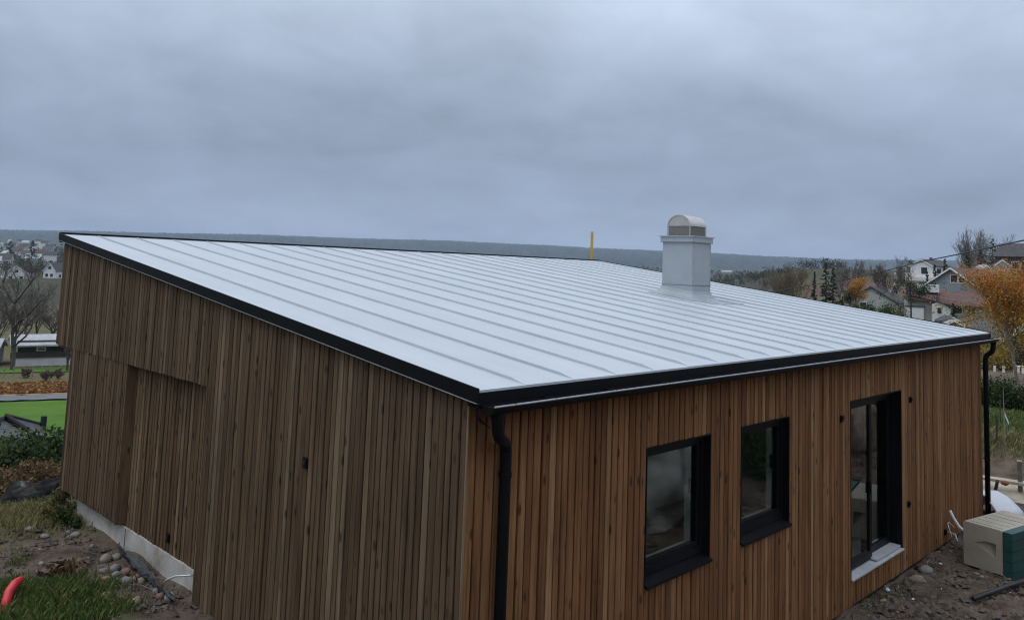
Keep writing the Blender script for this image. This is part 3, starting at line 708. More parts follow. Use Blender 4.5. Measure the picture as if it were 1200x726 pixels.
M['dark_rock'] = pm('dark_rock', [(.35, (.010, .010, .011)), (.55, (.032, .032, .032)), (.66, (.09, .088, .083)), (.75, (.30, .295, .28))], 4.5, .95, 1.0, 16, detail=10, spec=.1)
M['needle'] = leaf_mat('needle', [(0, (.010, .022, .012)), (.5, (.024, .045, .022)), (1, (.045, .07, .032))])
M['needle_blue'] = leaf_mat('needle_blue', [(0, (.014, .026, .020)), (.6, (.03, .05, .036)), (1, (.05, .075, .05))])
M['orange_leaf'] = leaf_mat('orange_leaf', [(0, (.30, .09, .016)), (.35, (.55, .19, .03)), (.65, (.60, .28, .05)), (.85, (.50, .34, .07)), (1, (.30, .25, .06))])
M['ochre_leaf'] = leaf_mat('ochre_leaf', [(0, (.13, .10, .025)), (.5, (.32, .24, .055)), (1, (.48, .33, .07))])
M['yellow_leaf'] = leaf_mat('yellow_leaf', [(0, (.34, .14, .015)), (.5, (.50, .22, .02)), (1, (.55, .32, .05))])
M['green_leaf'] = leaf_mat('green_leaf', [(0, (.012, .026, .010)), (.5, (.035, .065, .022)), (.85, (.07, .11, .035)), (1, (.12, .13, .045))])
M['olive_leaf'] = leaf_mat('olive_leaf', [(0, (.06, .06, .02)), (.5, (.13, .125, .04)), (1, (.2, .18, .06))])
M['heather'] = leaf_mat('heather', [(0, (.05, .032, .018)), (.45, (.14, .088, .042)), (.8, (.22, .14, .065)), (1, (.28, .22, .12))])
M['grass'] = leaf_mat('grass_blade', [(0, (.045, .07, .018)), (.5, (.095, .155, .038)), (.75, (.15, .21, .06)), (.9, (.26, .25, .10)), (1, (.34, .30, .15))], trans=.35)
M['dry_grass'] = leaf_mat('dry_grass_blade', [(0, (.10, .11, .04)), (.5, (.24, .22, .09)), (1, (.42, .37, .20))], trans=.3)
M['dead_leaf'] = leaf_mat('dead_leaf', [(0, (.12, .05, .02)), (.5, (.26, .12, .04)), (1, (.36, .22, .09))], trans=.1)
M['brown_leaf'] = leaf_mat('brown_leaf', [(0, (.05, .03, .016)), (.5, (.12, .075, .038)), (1, (.22, .15, .08))], trans=.1)
M['red_plastic'] = pm('red_plastic', [(.3, (.62, .03, .045)), (.7, (.72, .05, .06))], 4, .4)
M['beige_plastic'] = pm('beige_plastic', [(.3, (.34, .31, .245)), (.6, (.42, .39, .31)), (.8, (.47, .44, .36))], 2.2, .55, .1, 30)
M['green_plastic'] = pm('green_plastic', [(.3, (.012, .06, .055)), (.7, (.02, .085, .078))], 2.5, .45)
M['black_plastic'] = pm('black_plastic', [(.3, (.012, .013, .015)), (.7, (.03, .031, .034))], 5, .5)
M['grey_sheet'] = pm('grey_dimple_sheet', [(.3, (.035, .036, .038)), (.7, (.075, .077, .08))], 5, .55, .9, 45)
M['white_sheet'] = pm('white_sheet', [(.3, (.62, .66, .71)), (.7, (.74, .77, .81))], 1.5, .45)
M['wood_pale'] = pm('pale_wood', [(.3, (.30, .26, .19)), (.5, (.42, .38, .29)), (.75, (.52, .48, .38))], 3, .8, .3, 20)
M['brick'] = pm('brick_red', [(.3, (.16, .05, .03)), (.7, (.26, .09, .05))], 6, .9, .3, 20)
M['dark_brick'] = pm('dark_brick', [(.3, (.07, .025, .018)), (.7, (.13, .05, .032))], 9, .9, .4, 25)
M['stone_warm'] = pm('stone_warm', [(.3, (.16, .13, .095)), (.6, (.30, .25, .18)), (.8, (.42, .36, .27))], 7, .8, .3, 30)
M['stone_grey'] = pm('stone_grey', [(.3, (.13, .125, .12)), (.6, (.25, .24, .225)), (.8, (.38, .37, .35))], 7, .8, .3, 30)
M['stone_red'] = pm('stone_red', [(.3, (.15, .085, .07)), (.7, (.28, .17, .14))], 7, .8, .3, 30)

# ------------------------------------------------------------------ things beside the house, left yard
def blob(name, r, seed, sub=3, amp=.35, freq=1.3, flat=1.0, mat=None, smooth=True):
    import bmesh
    bm = bmesh.new(); bmesh.ops.create_icosphere(bm, subdivisions=sub, radius=1.0)
    for v in bm.verts:
        n_ = noise.fractal(v.co*freq+Vector((seed*3.7, seed*1.3, 0)), 1.0, 2.0, 4)
        v.co = v.co*(1+amp*n_); v.co.x *= r[0]; v.co.y *= r[1]; v.co.z *= r[2]
    me = bpy.data.meshes.new(name); bm.to_mesh(me); bm.free()
    me.polygons.foreach_set('use_smooth', [smooth]*len(me.polygons))
    if mat: me.materials.append(mat)
    return me
def gz(u, v, zz=-2.12):
    p = pixz(u, v, zz); return np.array([p[0], p[1], Hs(p[0], p[1])])
stones = [(124, 655, 12, 9, 'stone_warm', 'large tan stone at the top of the heap by the concrete'), (136, 652.5, 10, 7, 'stone_warm', 'small tan stone resting behind the large tan one'),
          (122.5, 668, 10, 7, 'stone_grey', 'brownish stone at the outer edge of the heap below the tan stone'), (134.5, 665, 12, 9, 'stone_grey', 'pointed grey stone in the middle of the heap'),
          (147, 668, 10, 8, 'stone_red', 'reddish stone in the heap beside the dark sheet'), (136.5, 671, 9, 7, 'stone_grey', 'dull grey stone under the pointed one'),
          (137, 678, 9, 6, 'stone_grey', 'pale flat stone low in the heap'), (148, 678, 13, 9, 'stone_grey', 'largest pale grey stone at the foot of the heap'),
          (160, 674.5, 9, 8, 'stone_red', 'pinkish stone at the heap end nearest the sheet'), (165.5, 678, 7, 8, 'stone_warm', 'buff stone standing on edge beside the pinkish stone'),
          (124, 677, 9, 6, 'stone_red', 'dark brown stone below the outer edge of the heap'), (182, 691, 6, 7, 'stone_grey', 'small whitish stone under the bent metal rod'),
          (188, 698, 9, 8, 'stone_red', 'rusty brown stone below the bent rod'), (198.5, 699, 12, 8, 'stone_grey', 'round grey stone tight against the concrete base'),
          (125, 696, 10, 6, 'stone_warm', 'lone cream stone between the heap and the grass'), (118, 709, 10, 5, 'stone_grey', 'white stone lying among the grass blades'),
          (160, 704, 12, 9, 'stone_warm', 'long cream stone leaning beside the twigs'), (27, 627, 0, 0, None, None),
          (53, 626, 10, 4, 'stone_grey', 'white flat stone on the bare soil'), (36, 618, 10, 4, 'stone_grey', 'two-toned grey stone by the dry grass edge'),
          (88, 626, 11, 5, 'stone_grey', 'pale splinter of rock under the weeds by the concrete'), (80, 622, 5, 4, 'stone_grey', 'small white pebble in front of the weeds'),
          (108, 638, 5, 4, 'stone_grey', 'tiny white stone beside the concrete base'), (48, 662, 6, 4, 'stone_grey', 'small grey stone on the soil above the grass'),
          (49, 670, 11, 6, 'stone_grey', 'dark grey stone at the grass edge')]
for i, (u, v, wpx, hpx, mt_, lb) in enumerate(stones):
    if not mt_: continue
    p = gz(u, v+hpx*.35); d = math.hypot(p[0]-CX, p[1]-CY); s = d/F
    wv = wpx*s*.55; hv = hpx*s*.55
    o = add('stone', blob('stone', (wv, wv*.8, hv), i+1, 2, .28, .9), M[mt_], None, (p[0], p[1], p[2]+hv*.55), i*1.3)
    tag(o, lb, 'stone', 'stones lying by the concrete base')
# crumpled dimpled sheet along the base of the wall
def ground_sheet():
    top = [(139, 638), (146, 647), (155, 651), (166, 656), (172, 664), (180, 672), (186, 684), (196, 697), (206, 703)]
    bot = [(139, 640), (146, 656), (155, 665), (162, 672), (170, 678), (178, 682), (184, 690), (192, 698), (204, 706)]
    n = 40; U = np.linspace(0, 1, n); rows = []
    T = np.array([pixz(u, v, -2.04) for u, v in top]); B_ = np.array([gz(u, v) for u, v in bot])
    s_ = np.linspace(0, 1, len(top))
    Ti = np.stack([np.interp(U, s_, T[:, k]) for k in range(3)], 1); Bi = np.stack([np.interp(U, s_, B_[:, k]) for k in range(3)], 1)
    Ti[:, 0] = np.minimum(Ti[:, 0], .05); Bi[:, 2] += .015
    X, Y, Z = [], [], []
    for k in np.linspace(0, 1, 9):
        P = Ti*(1-k)+Bi*k; wob = np.array([noise.noise(Vector((float(u)*14, k*4, 2))) for u in U])
        X.append(P[:, 0]+wob*.03*(k)); Y.append(P[:, 1]); Z.append(P[:, 2]+wob*.035+.03*math.sin(k*math.pi))
    o = add('foundation_sheet', gridmesh('foundation_sheet', np.array(X), np.array(Y), np.array(Z)), M['grey_sheet'])
    so = o.modifiers.new('thickness', 'SOLIDIFY'); so.thickness = .006
    tag(o, 'crumpled dark grey plastic sheet lying along the foot of the concrete base', 'plastic sheet')
ground_sheet()
# bent rod out of the concrete
p1 = pixz(219, 675, -1.93); p1[0] = .074
tag(MB().tube([(.09, p1[1], -1.93), (.05, p1[1]+.0, -1.925), (-.02, p1[1]+.16, -1.96), (-.06, p1[1]+.28, -2.02), (-.08, p1[1]+.36, -2.12)], .011, 8).build('metal_rod', M['aluminium'], smooth=True), 'thin bent metal rod sticking out of the concrete base', 'rod')
# red tube
rp = [gz(5, 718), pixz(7, 705, -2.05), pixz(10.5, 693, -1.98), pixz(17, 684, -1.93), pixz(26, 677, -1.93)]
rp[0][2] -= .15
pts = []
for i in range(len(rp)-1):
    for t in np.linspace(0, 1, 6, endpoint=False): pts.append(rp[i]*(1-t)+rp[i+1]*t)
pts.append(rp[-1])
tb = MB().tube(pts, [.043]*(len(pts)-6)+[.042, .041, .039, .035, .029, .020], 14)
tag(tb.build('red_pipe', M['red_plastic'], smooth=True), 'bright red flexible plastic pipe rising out of the grass', 'pipe')
# twigs
tw_spots = [[(133, 688), (150, 685), (166, 686), (178, 692), (190, 702)], [(154, 676), (157, 684), (157, 693)], [(170, 690), (174, 683), (182, 681)], [(40, 640), (55, 637), (70, 636)], [(183, 700), (186, 690), (190, 680)]]
for i, sp in enumerate(tw_spots):
    q = [gz(u, v)+np.array([0, 0, .03]) for u, v in sp]
    tag(MB().tube(q, .006, 5).build('dry_twig', M['twig'], smooth=True), ['long dry twig curving from the stones towards the concrete', 'short twig standing against the stone heap', 'hooked twig beside the dark plastic sheet', 'straight twig lying on the bare soil', 'thin twig pointing up at the bent rod'][i], 'twig', 'dry twigs on the yard')
# dead leafy branch on the soil
rngl = np.random.default_rng(8)
c0 = gz(75, 671); pc = c0+rngl.normal(0, 1, (150, 3))*np.array([.12, .07, .03])+np.array([0, 0, .05])
tag(add('dead_leaves', quads('dead_leaves', leaf_quads(pc, None, .032, rngl, .7)), M['brown_leaf']), 'heap of curled brown dead leaves on the bare soil', 'leaves', kind='stuff')

# grass, weeds
def blades(name, label, spots, n, h, mat, seed, w0=.006):
    rng = np.random.default_rng(seed); Q = []
    for (x_, y_, sx_, sy_, hh, k) in spots:
        m_ = int(n*k); xs = x_+rng.normal(0, sx_, m_); ys = y_+rng.normal(0, sy_, m_); zs = H(xs, ys)-.01
        hgt = h*hh*rng.uniform(.45, 1.15, m_); a = rng.uniform(0, 2*math.pi, m_); lean = rng.uniform(.1, .75, m_)*hgt
        base = np.stack([xs, ys, zs], 1); wv = np.stack([-np.sin(a), np.cos(a), 0*a], 1)*w0*rng.uniform(.7, 1.4, m_)[:, None]
        midp = base+np.stack([np.cos(a)*lean*.35, np.sin(a)*lean*.35, hgt*.62], 1); tip = base+np.stack([np.cos(a)*lean, np.sin(a)*lean, hgt], 1)
        Q.append(np.stack([base-wv, base+wv, midp+wv*.7, tip], 1))
    o = add(name, quads(name, np.concatenate(Q)), mat); return tag(o, label, 'grass', kind='stuff')
def sp(u, v, sx_, sy_, hh, k, zz=-2.12):
    p = pixz(u, v, zz); return (p[0], p[1], sx_, sy_, hh, k)
blades('grass', 'lush green grass tufts on the yard near the red pipe', [sp(40, 700, .17, .12, 1, 1), sp(88, 700, .22, .14, 1.1, 1.2), sp(60, 690, .2, .12, .9, .8), sp(15, 690, .12, .15, .9, .7), sp(110, 688, .2, .12, .6, .6), sp(20, 660, .06, .05, .5, .15), sp(18, 648, .08, .06, .5, .12), sp(8, 705, .15, .12, 1.0, .8), sp(95, 672, .12, .08, .5, .3), sp(130, 712, .15, .1, .7, .5), sp(20, 720, .2, .08, 1, .8), sp(70, 722, .25, .08, 1, .9), sp(115, 722, .2, .08, .8, .7)], 700, .12, M['grass'], 4, .004)
blades('dry_grass', 'pale dry grass along the edge of the yard below the boulder', [sp(10, 606, .35, .30, 1, 1), sp(35, 600, .35, .3, 1.1, 1), sp(58, 600, .25, .25, 1.1, .8), sp(75, 604, .15, .2, .8, .6), sp(2, 600, .3, .4, .9, .8), sp(20, 597, .5, .4, 1.1, .8)], 1500, .11, M['dry_grass'], 6, .005)
weeds = [(66, 596, .20, .32, 'dark leafy weed at the far end of the concrete base'), (78, 612, .17, .26, 'low green weed growing against the concrete base'), (60, 607, .18, .22, 'bushy weed at the edge of the bare soil'), (86, 616, .12, .16, 'small weed with thin stems in front of the concrete')]
for i, (u, v, r_, h_, lb) in enumerate(weeds):
    p = gz(u, v); shrub('weed', lb, p, r_, r_, h_, 30+i, 'green_leaf' if i % 2 else 'olive_leaf', 420, .022, 'weeds by the concrete base', 'weed')

# boulder and the heath behind it
bp_ = pix(36, 585, 13.75); bz = Hs(bp_[0], bp_[1])
tag(add('boulder', blob('boulder', (.8, .34, .36), 4, 5, .42, 1.9), M['dark_rock'], None, (bp_[0]-.1, bp_[1]+.05, -2.40), .2), 'dark grey boulder with pale flat top beyond the yard grass', 'boulder')
heath = [(5, 565, 15.6), (25, 560, 16.4), (45, 562, 16.0), (62, 558, 16.5), (12, 548, 17.8), (35, 546, 18.2), (57, 546, 18.2), (75, 548, 18), (-12, 556, 17)]
hl = ['rust brown heather bush at the frame edge above the boulder', 'brown heather bush over the boulder top', 'reddish heather bush behind the boulder', 'heather bush touching the house corner', 'far heather bush on the slope by the frame edge', 'far heather bush in the middle of the slope', 'far heather bush beside the house corner', 'heather bush hidden partly by the house corner', 'heather bush cut by the frame edge']
for i, (u, v, d) in enumerate(heath):
    p = pix(u, v, d); p[2] = Hs(p[0], p[1]); shrub('heather_bush', hl[i], p, .75, .75, .52, 50+i, 'heather', 1900, .032, 'heather on the slope', 'heather', clumps=26)
gs = [(-4, 520, 26, 1.6, 1.8), (14, 528, 24, 1.3, 1.35), (34, 524, 25, 1.5, 1.6), (52, 520, 26, 1.4, 1.9), (66, 514, 27, 1.5, 2.3), (25, 538, 21, 1.0, .9), (50, 536, 21.5, 1.1, 1.1), (70, 532, 22, 1.0, 1.2), (2, 536, 21, 1.0, 1.1)]
gl_ = ['green bush under the grey roof at the frame edge', 'dark green bush below the slate roof', 'wide green bush in front of the lawn', 'tall green bush left of the house corner', 'tallest green bush hard against the house corner', 'low dark bush above the heather', 'mid green bush among the dark branches', 'dark bush beside the house corner below the tall one', 'low bush at the frame edge above the heather']
for i, (u, v, d, r_, h_) in enumerate(gs):
    p = pix(u, v, d); zb = Hs(p[0], p[1]); h2 = max(.6, p[2]+.2-zb+h_*.15)
    shrub('green_bush', gl_[i], (p[0], p[1], zb), r_*.8, r_*.8, h2, 70+i, 'green_leaf', 2600, .06, 'bushes below the plot', 'bush', clumps=34)

# ------------------------------------------------------------------ neighbouring buildings
def gable_house(name, label, loc, wd, dp, wall_h, roof_h, rz, wallm, roofm, trim='white_paint', wins=(), side_wins=(), over=.35, chimney=False, group=None, low=None, cat='house', ridge_along='y', door=None):
    """gable end faces local -y, ridge runs along y"""
    root = thing(name, label, cat, loc, rz, group)
    bz = min(-1.0, Hs(loc[0], loc[1])-float(loc[2])-1.0)
    wl = MB().prism([(-wd/2, bz), (wd/2, bz), (wd/2, wall_h), (0, wall_h+roof_h), (-wd/2, wall_h)], 0, dp, lambda p, q, a: (p, a, q)).build('wall', M[wallm], root)
    sl_ = roof_h/(wd/2); th = .14
    for s in (-1, 1):
        e_ = wd/2+over; zz = wall_h-over*sl_
        MB().prism([(s*e_, zz+.02), (0, wall_h+roof_h+.02), (0, wall_h+roof_h+.02+th), (s*e_, zz+.02+th)][::s], -over, dp+over, lambda p, q, a: (p, a, q)).build('roof', M[roofm], root)
        if trim:
            MB().prism([(s*e_, zz-.16), (0, wall_h+roof_h-.16), (0, wall_h+roof_h+.14), (s*e_, zz+.14)][::s], -over-.05, -over-.003, lambda p, q, a: (p, a, q)).build('barge_board', M[trim], root)
    for (x_, z_, w_, h_) in wins:
        f_ = MB().box(x_-w_/2-.1, x_+w_/2+.1, -.06, -.004, z_-h_/2-.1, z_+h_/2+.1).build('window', M['white_paint'], root)
        MB().box(x_-w_/2, x_+w_/2, -.075, -.061, z_-h_/2, z_+h_/2).build('pane', M['far_glass'], f_)
    for (y_, z_, w_, h_, s) in side_wins:
        xa = s*wd/2
        f_ = MB().box(min(xa, xa+s*.06), max(xa, xa+s*.06), y_-w_/2-.1, y_+w_/2+.1, z_-h_/2-.1, z_+h_/2+.1).build('window', M['white_paint'], root)
        xb = xa+s*.062; MB().box(min(xb, xb+s*.015), max(xb, xb+s*.015), y_-w_/2, y_+w_/2, z_-h_/2, z_+h_/2).build('pane', M['far_glass'], f_)
    if chimney: MB().box(-.3, .3, dp*.5, dp*.5+.6, wall_h+roof_h*.6, wall_h+roof_h+.7).build('chimney', M['brick'], root)
    if door:
        MB().box(door[0]-door[1]/2, door[0]+door[1]/2, -.05, -.004, 0, door[2]).build('door', M['white_paint'], root)
    if low:
        MB().box(-wd/2-.02, wd/2+.02, -.02, dp+.02, -1, low).build('lower_wall', M['white_paint'], root)
    return root
def siding(name, c1, c2):
    mt, t, b = new_mat(name); g = N(t, 'ShaderNodeNewGeometry'); n = noise_of(t, g.outputs['Position'], .8, 5.0, .6)
    t.links.new(ramp_of(t, n, [(.3, c1), (.7, c2)]), b.inputs['Base Color']); b.inputs['Roughness'].default_value = .7
    wv = N(t, 'ShaderNodeTexWave', wave_type='BANDS', bands_direction='Z'); wv.inputs['Scale'].default_value = 2.2; t.links.new(g.outputs['Position'], wv.inputs['Vector'])
    bp = N(t, 'ShaderNodeBump'); bp.inputs['Strength'].default_value = .6; bp.inputs['Distance'].default_value = .03; t.links.new(wv.outputs['Fac'], bp.inputs['Height']); t.links.new(bp.outputs[0], b.inputs['Normal'])
    return mt
M['white_siding'] = siding('white_siding', (.62, .62, .60), (.74, .74, .73))
M['grey_siding'] = siding('grey_siding', (.20, .24, .26), (.27, .31, .33))
M['pale_siding'] = siding('pale_siding', (.36, .36, .34), (.46, .46, .44))
M['dark_siding'] = siding('dark_siding', (.035, .028, .025), (.06, .05, .045))
M['mid_siding'] = siding('mid_siding', (.05, .055, .055), (.085, .09, .09))
M['ochre_siding'] = siding('ochre_siding', (.36, .20, .10), (.44, .26, .14))
M['red_tile'] = pm('red_brown_tile', [(.3, (.075, .04, .035)), (.5, (.12, .065, .055)), (.75, (.16, .09, .075))], 1.6, .8, .4, 6)
M['dark_tile'] = pm('dark_tile', [(.3, (.04, .038, .038)), (.7, (.085, .08, .08))], 1.5, .8)
M['grey_roofing'] = pm('grey_roofing', [(.3, (.30, .31, .33)), (.7, (.48, .49, .51))], 1.5, .6)
M['slate'] = pm('slate_roofing', [(.3, (.045, .045, .05)), (.5, (.075, .075, .08)), (.75, (.11, .11, .115))], 3, .7, .5, 10)
def ground_at(u, v, d, sink=0.0):
    p = pix(u, v, d); p[2] = Hs(p[0], p[1])-sink; return p
def yaw_to_cam(p, extra=0.0):
    # local -y towards the camera
    return math.atan2(CX-p[0], -(CY-p[1]))+math.radians(extra)
# grey-roofed house just below the plot: only its roof shows over the bushes
rp_ = pix(6, 484.5, 47)
def low_roof():
    root = thing('grey_roofed_house', 'low house with grey slate roof seen behind the green bushes', 'house', (rp_[0], rp_[1], Hs(rp_[0], rp_[1])))
    zt = rp_[2]-Hs(rp_[0], rp_[1])
    a = pix(5, 486, 46)-pix(0, 0, 1)*0; base = np.array(root.location)
    pk0 = pix(-2, 489, 44)-base; pk1 = pix(48, 497, 52)-base; pk0 = pix(7, 486.5, 45)-base
    e0 = pix(40, 508, 43.2)-base; e1 = pix(58, 512, 51)-base; l0 = pix(-40, 503, 40)-base; l1 = pix(-30, 503, 60)-base
    def quad(a_, b_, c_, d_, name, mat, th=.15):
        P = [np.array(q) for q in (a_, b_, c_, d_)]; lo = [q-np.array([0, 0, th]) for q in P]
        MB().hexa(lo+P).build(name, M[mat], root)
    quad(pk0, e0, e1, pk1, 'roof', 'slate'); quad(l0, pk0, pk1, l1, 'roof', 'slate')
    d0 = np.array([0, 0, -.2]); MB().hexa([l0+d0*12, e0+d0*12, e1+d0*12, l1+d0*12, l0+d0, e0+d0, e1+d0, l1+d0]).build('wall', M['dark_siding'], root)
    # gable infill with horizontal boards
    for k in range(9):
        f0, f1 = k/9, (k+.82)/9
        A0, A1 = l0*(1-f0)+pk0*f0, l0*(1-f1)+pk0*f1; B0, B1 = e0*(1-f0)+pk0*f0, e0*(1-f1)+pk0*f1
        n_ = np.array([-.02, -.1, -.2])
        MB().hexa([A0+n_+[0, .04, 0], B0+n_+[0, .04, 0], B0+n_, A0+n_, A1+n_+[0, .04, 0], B1+n_+[0, .04, 0], B1+n_, A1+n_]).build('siding_board', M['mid_siding'], root)
    MB().tube([pk0+np.array([0, 0, .03]), pk1+np.array([0, 0, .03])], .07, 6).build('ridge_cap', M['membrane'], root)
    MB().tube([pk0+np.array([0, 0, .02]), e0+np.array([0, 0, .02])], .08, 6).build('verge', M['membrane'], root)
    MB().box(pk1[0]-.12, pk1[0]+.12, pk1[1]-.5, pk1[1]-.26, pk1[2]-.3, pk1[2]+.5).build('vent', M['membrane'], root)
low_roof()
# barn beyond the road
def barn():
    p = ground_at(30, 432, 127); u0 = pix(24, 400, 127); rz = yaw_to_cam(p, 4)
    root = thing('dark_barn', 'dark timber house with pale roof above a white lower wall beyond the road', 'house', p, rz)
    b = p[2]; zf = lambda v: float(pix(40, v, 127)[2]-b)
    z0, z1, z2, z3 = zf(434), zf(418), zf(404.5), zf(395.5)
    MB().box(-1.5, 9, 0, 7, -1, z1).build('lower_wall', M['white_siding'], root)
    MB().box(-1.2, 8.6, .05, 6.9, z1, z2+.6).build('wall', M['dark_siding'], root)
    MB().box(-1.9, 9.3, -.25, 0, z1-.05, z1+.12).build('balcony', M['dark_siding'], root)
    MB().box(-1.9, 9.3, -.25, -.18, z1+.12, z1+.7).build('railing', M['dark_siding'], root)
    MB().hexa([(-2, -1.2, z2-.05), (9.4, -1.2, z2-.05), (9.4, 3.6, z3-.05), (-2, 3.6, z3-.05), (-2, -1.2, z2+.15), (9.4, -1.2, z2+.15), (9.4, 3.6, z3+.15), (-2, 3.6, z3+.15)]).build('roof', M['grey_roofing'], root)
    MB().hexa([(-2, 3.6, z3-.05), (9.4, 3.6, z3-.05), (9.4, 8, z2-.05), (-2, 8, z2-.05), (-2, 3.6, z3+.15), (9.4, 3.6, z3+.15), (9.4, 8, z2+.15), (-2, 8, z2+.15)]).build('roof', M['grey_roofing'], root)
    for x_ in (1.6, 5.2):
        f_ = MB().box(x_-.55, x_+.55, -.02, .045, z1+.75, z2-.25).build('window', M['white_paint'], root); MB().box(x_-.4, x_+.4, -.04, -.021, z1+.88, z2-.38).build('pane', M['far_glass'], f_)
    MB().box(-1.3, -1.1, -.1, .04, z1, z2).build('corner_board', M['white_paint'], root)
barn()
p = ground_at(-2, 432, 131); gable_house('white_shed', 'white building at the frame edge beyond the road, behind the bare tree', p, 5.5, 7, 2.2, 1.1, yaw_to_cam(p, 80), 'white_siding', 'grey_roofing')
bank = pm('leaf_litter', [(.3, (.20, .11, .04)), (.55, (.32, .18, .065)), (.8, (.36, .24, .11))], .6, .95, detail=9)
rngb = np.random.default_rng(77); ab = np.radians(rngb.uniform(10, 22, 9000)); db = 92+rngb.random(9000)**1.4*11
xb_, yb_ = CX+np.sin(ab)*db, CY+np.cos(ab)*db
tag(add('fallen_leaves', quads('fallen_leaves', leaf_quads(np.stack([xb_, yb_, H(xb_, yb_)+rngb.random(9000)*.25], 1), None, .16, rngb, .8)), M['dead_leaf']), 'orange fallen leaves on the verge beyond the road', 'leaves', kind='stuff')
patch('verge', 8, 24, 91, 104, .06, bank)
patch('far_lawn', 8, 24, 117, 123, .10, M['lawn'])
rngs = np.random.default_rng(9)
for i, (u, v, d, lb) in enumerate([(52, 452, 106, 'brown leafless shrub behind the fallen leaves near the house corner'), (68, 448, 108, 'brown leafless shrub hard by the house corner beyond the road'), (30, 449, 110, 'thin brown shrub behind the verge beside the bare tree')]):
    p = ground_at(u, v, d); bare_tree('leafless_shrub', lb, 'shrub', p, 1.3, 200+i, 'shrubs beyond the road', 'twig', 'reddish_twig', multi=5, levels=3, rmin=.018, trunk_frac=.1, spread=.6, r0=.08)
# bare trees on the left
p = ground_at(13, 444, 121); bare_tree('bare_tree', 'large bare tree beyond the road at the frame edge', 'tree', p, 12.6, 21, 'bare trees beyond the road', levels=5, nchild=(10, 6, 4, 3, 3), rmin=.011, spread=.55, trunk_frac=.22, r0=.34)
p = ground_at(77, 446, 118); bare_tree('bare_tree', 'bare tree half hidden by the house corner beyond the road', 'tree', p, 6.2, 22, 'bare trees beyond the road', levels=4, nchild=(9, 6, 5, 4), rmin=.016, spread=.6, trunk_frac=.3, r0=.2)
for i, (u, d, h_, lb) in enumerate([(-6, 150, 9, 'bare tree behind the large one, cut by the frame edge'), (44, 165, 8, 'bare tree standing behind the dark barn roof'), (62, 160, 7.5, 'grey bare tree behind the barn near the house corner'), (28, 175, 9, 'faint bare tree between the large bare tree and the barn')]):
    p = ground_at(u, 400, d); bare_tree('bare_tree', lb, 'tree', p, h_, 31+i, 'bare trees beyond the road', levels=4, nchild=(9, 6, 5, 4), rmin=.02, spread=.5, trunk_frac=.2, r0=.2)
# fence posts by the road
for i in range(7):
    p = ground_at(4+i*11, 446, 112); o = MB().box(-.06, .06, -.06, .06, -.3, 1.2).build('fence_post', M['pale_bark'], None, p); tag(o, 'thin grey fence post beyond the road, %s from the frame edge' % ['first', 'second', 'third', 'fourth', 'fifth', 'sixth', 'seventh'][i], 'post', 'fence posts beyond the road')

# the town on the valley side
town = [(18, 331, 400, 9.5, 9, 3.6, 3.2, 5, 'white_siding', 'dark_tile', 'large white gabled house among the bare trees at the frame edge'),
        (57, 329, 420, 6, 10, 4.6, 3.4, -38, 'white_siding', 'dark_tile', 'white gabled house with dark roof beside the timber house corner'),
        (40, 330, 470, 9, 7, 2.6, 1.6, 60, 'white_siding', 'grey_roofing', 'low pale house between the two white gabled houses')]
for u, v, d, wd, dp, wh, rh, ang, wm, rm, lb in town:
    p = ground_at(u, v, d); pb = pix(u, v, d); p[2] = pb[2]
    gable_house('town_house', lb, p, wd, dp, wh, rh, yaw_to_cam(p, ang), wm, rm, wins=[(-wd*.2, wh*.55, 1.3, 1.3), (wd*.2, wh*.55, 1.3, 1.3), (0, wh+rh*.35, 1.4, 1.2)], side_wins=[(dp*.3, wh*.5, 1.4, 1.2, 1), (dp*.7, wh*.5, 1.4, 1.2, 1)])
far = [(2, 284, 1500, 'white'), (13, 281, 1700, 'white'), (27, 281, 1750, 'grey'), (48, 281, 1700, 'white'), (57, 284, 1400, 'white'), (19, 287, 1250, 'white'), (32, 289, 1150, 'grey'), (43, 288, 1200, 'white'), (5, 291, 1050, 'grey'), (26, 293, 950, 'ochre'), (37, 288, 1250, 'white'),
       (52, 298, 800, 'ochre'), (22, 299, 820, 'grey'), (10, 300, 780, 'white'), (48, 306, 650, 'grey'), (31, 315, 540, 'grey'), (63, 288, 1300, 'grey'), (66, 301, 760, 'white'), (1, 311, 560, 'white'), (14, 306, 640, 'grey'), (40, 300, 800, 'white'), (60, 293, 1000, 'grey'), (34, 283, 1550, 'white'), (8, 295, 900, 'white')]
FL = {'white': 'small white house far off in the town on the valley side', 'grey': 'small grey house far off in the town on the valley side', 'ochre': 'small ochre house far off in the town on the valley side'}
rr = random.Random(4)
ORD = ['first', 'second', 'third', 'fourth', 'fifth', 'sixth', 'seventh', 'eighth', 'ninth', 'tenth']
def far_label(u, v, k):
    row = 0 if v < 286 else 1 if v < 294 else 2 if v < 303 else 3
    same = sorted(q[0] for q in far if (0 if q[1] < 286 else 1 if q[1] < 294 else 2 if q[1] < 303 else 3) == row)
    return 'small %s house in the far town, %s from the frame edge in the %s row' % (k, ORD[same.index(u)], ('top', 'second', 'third', 'lowest')[row])
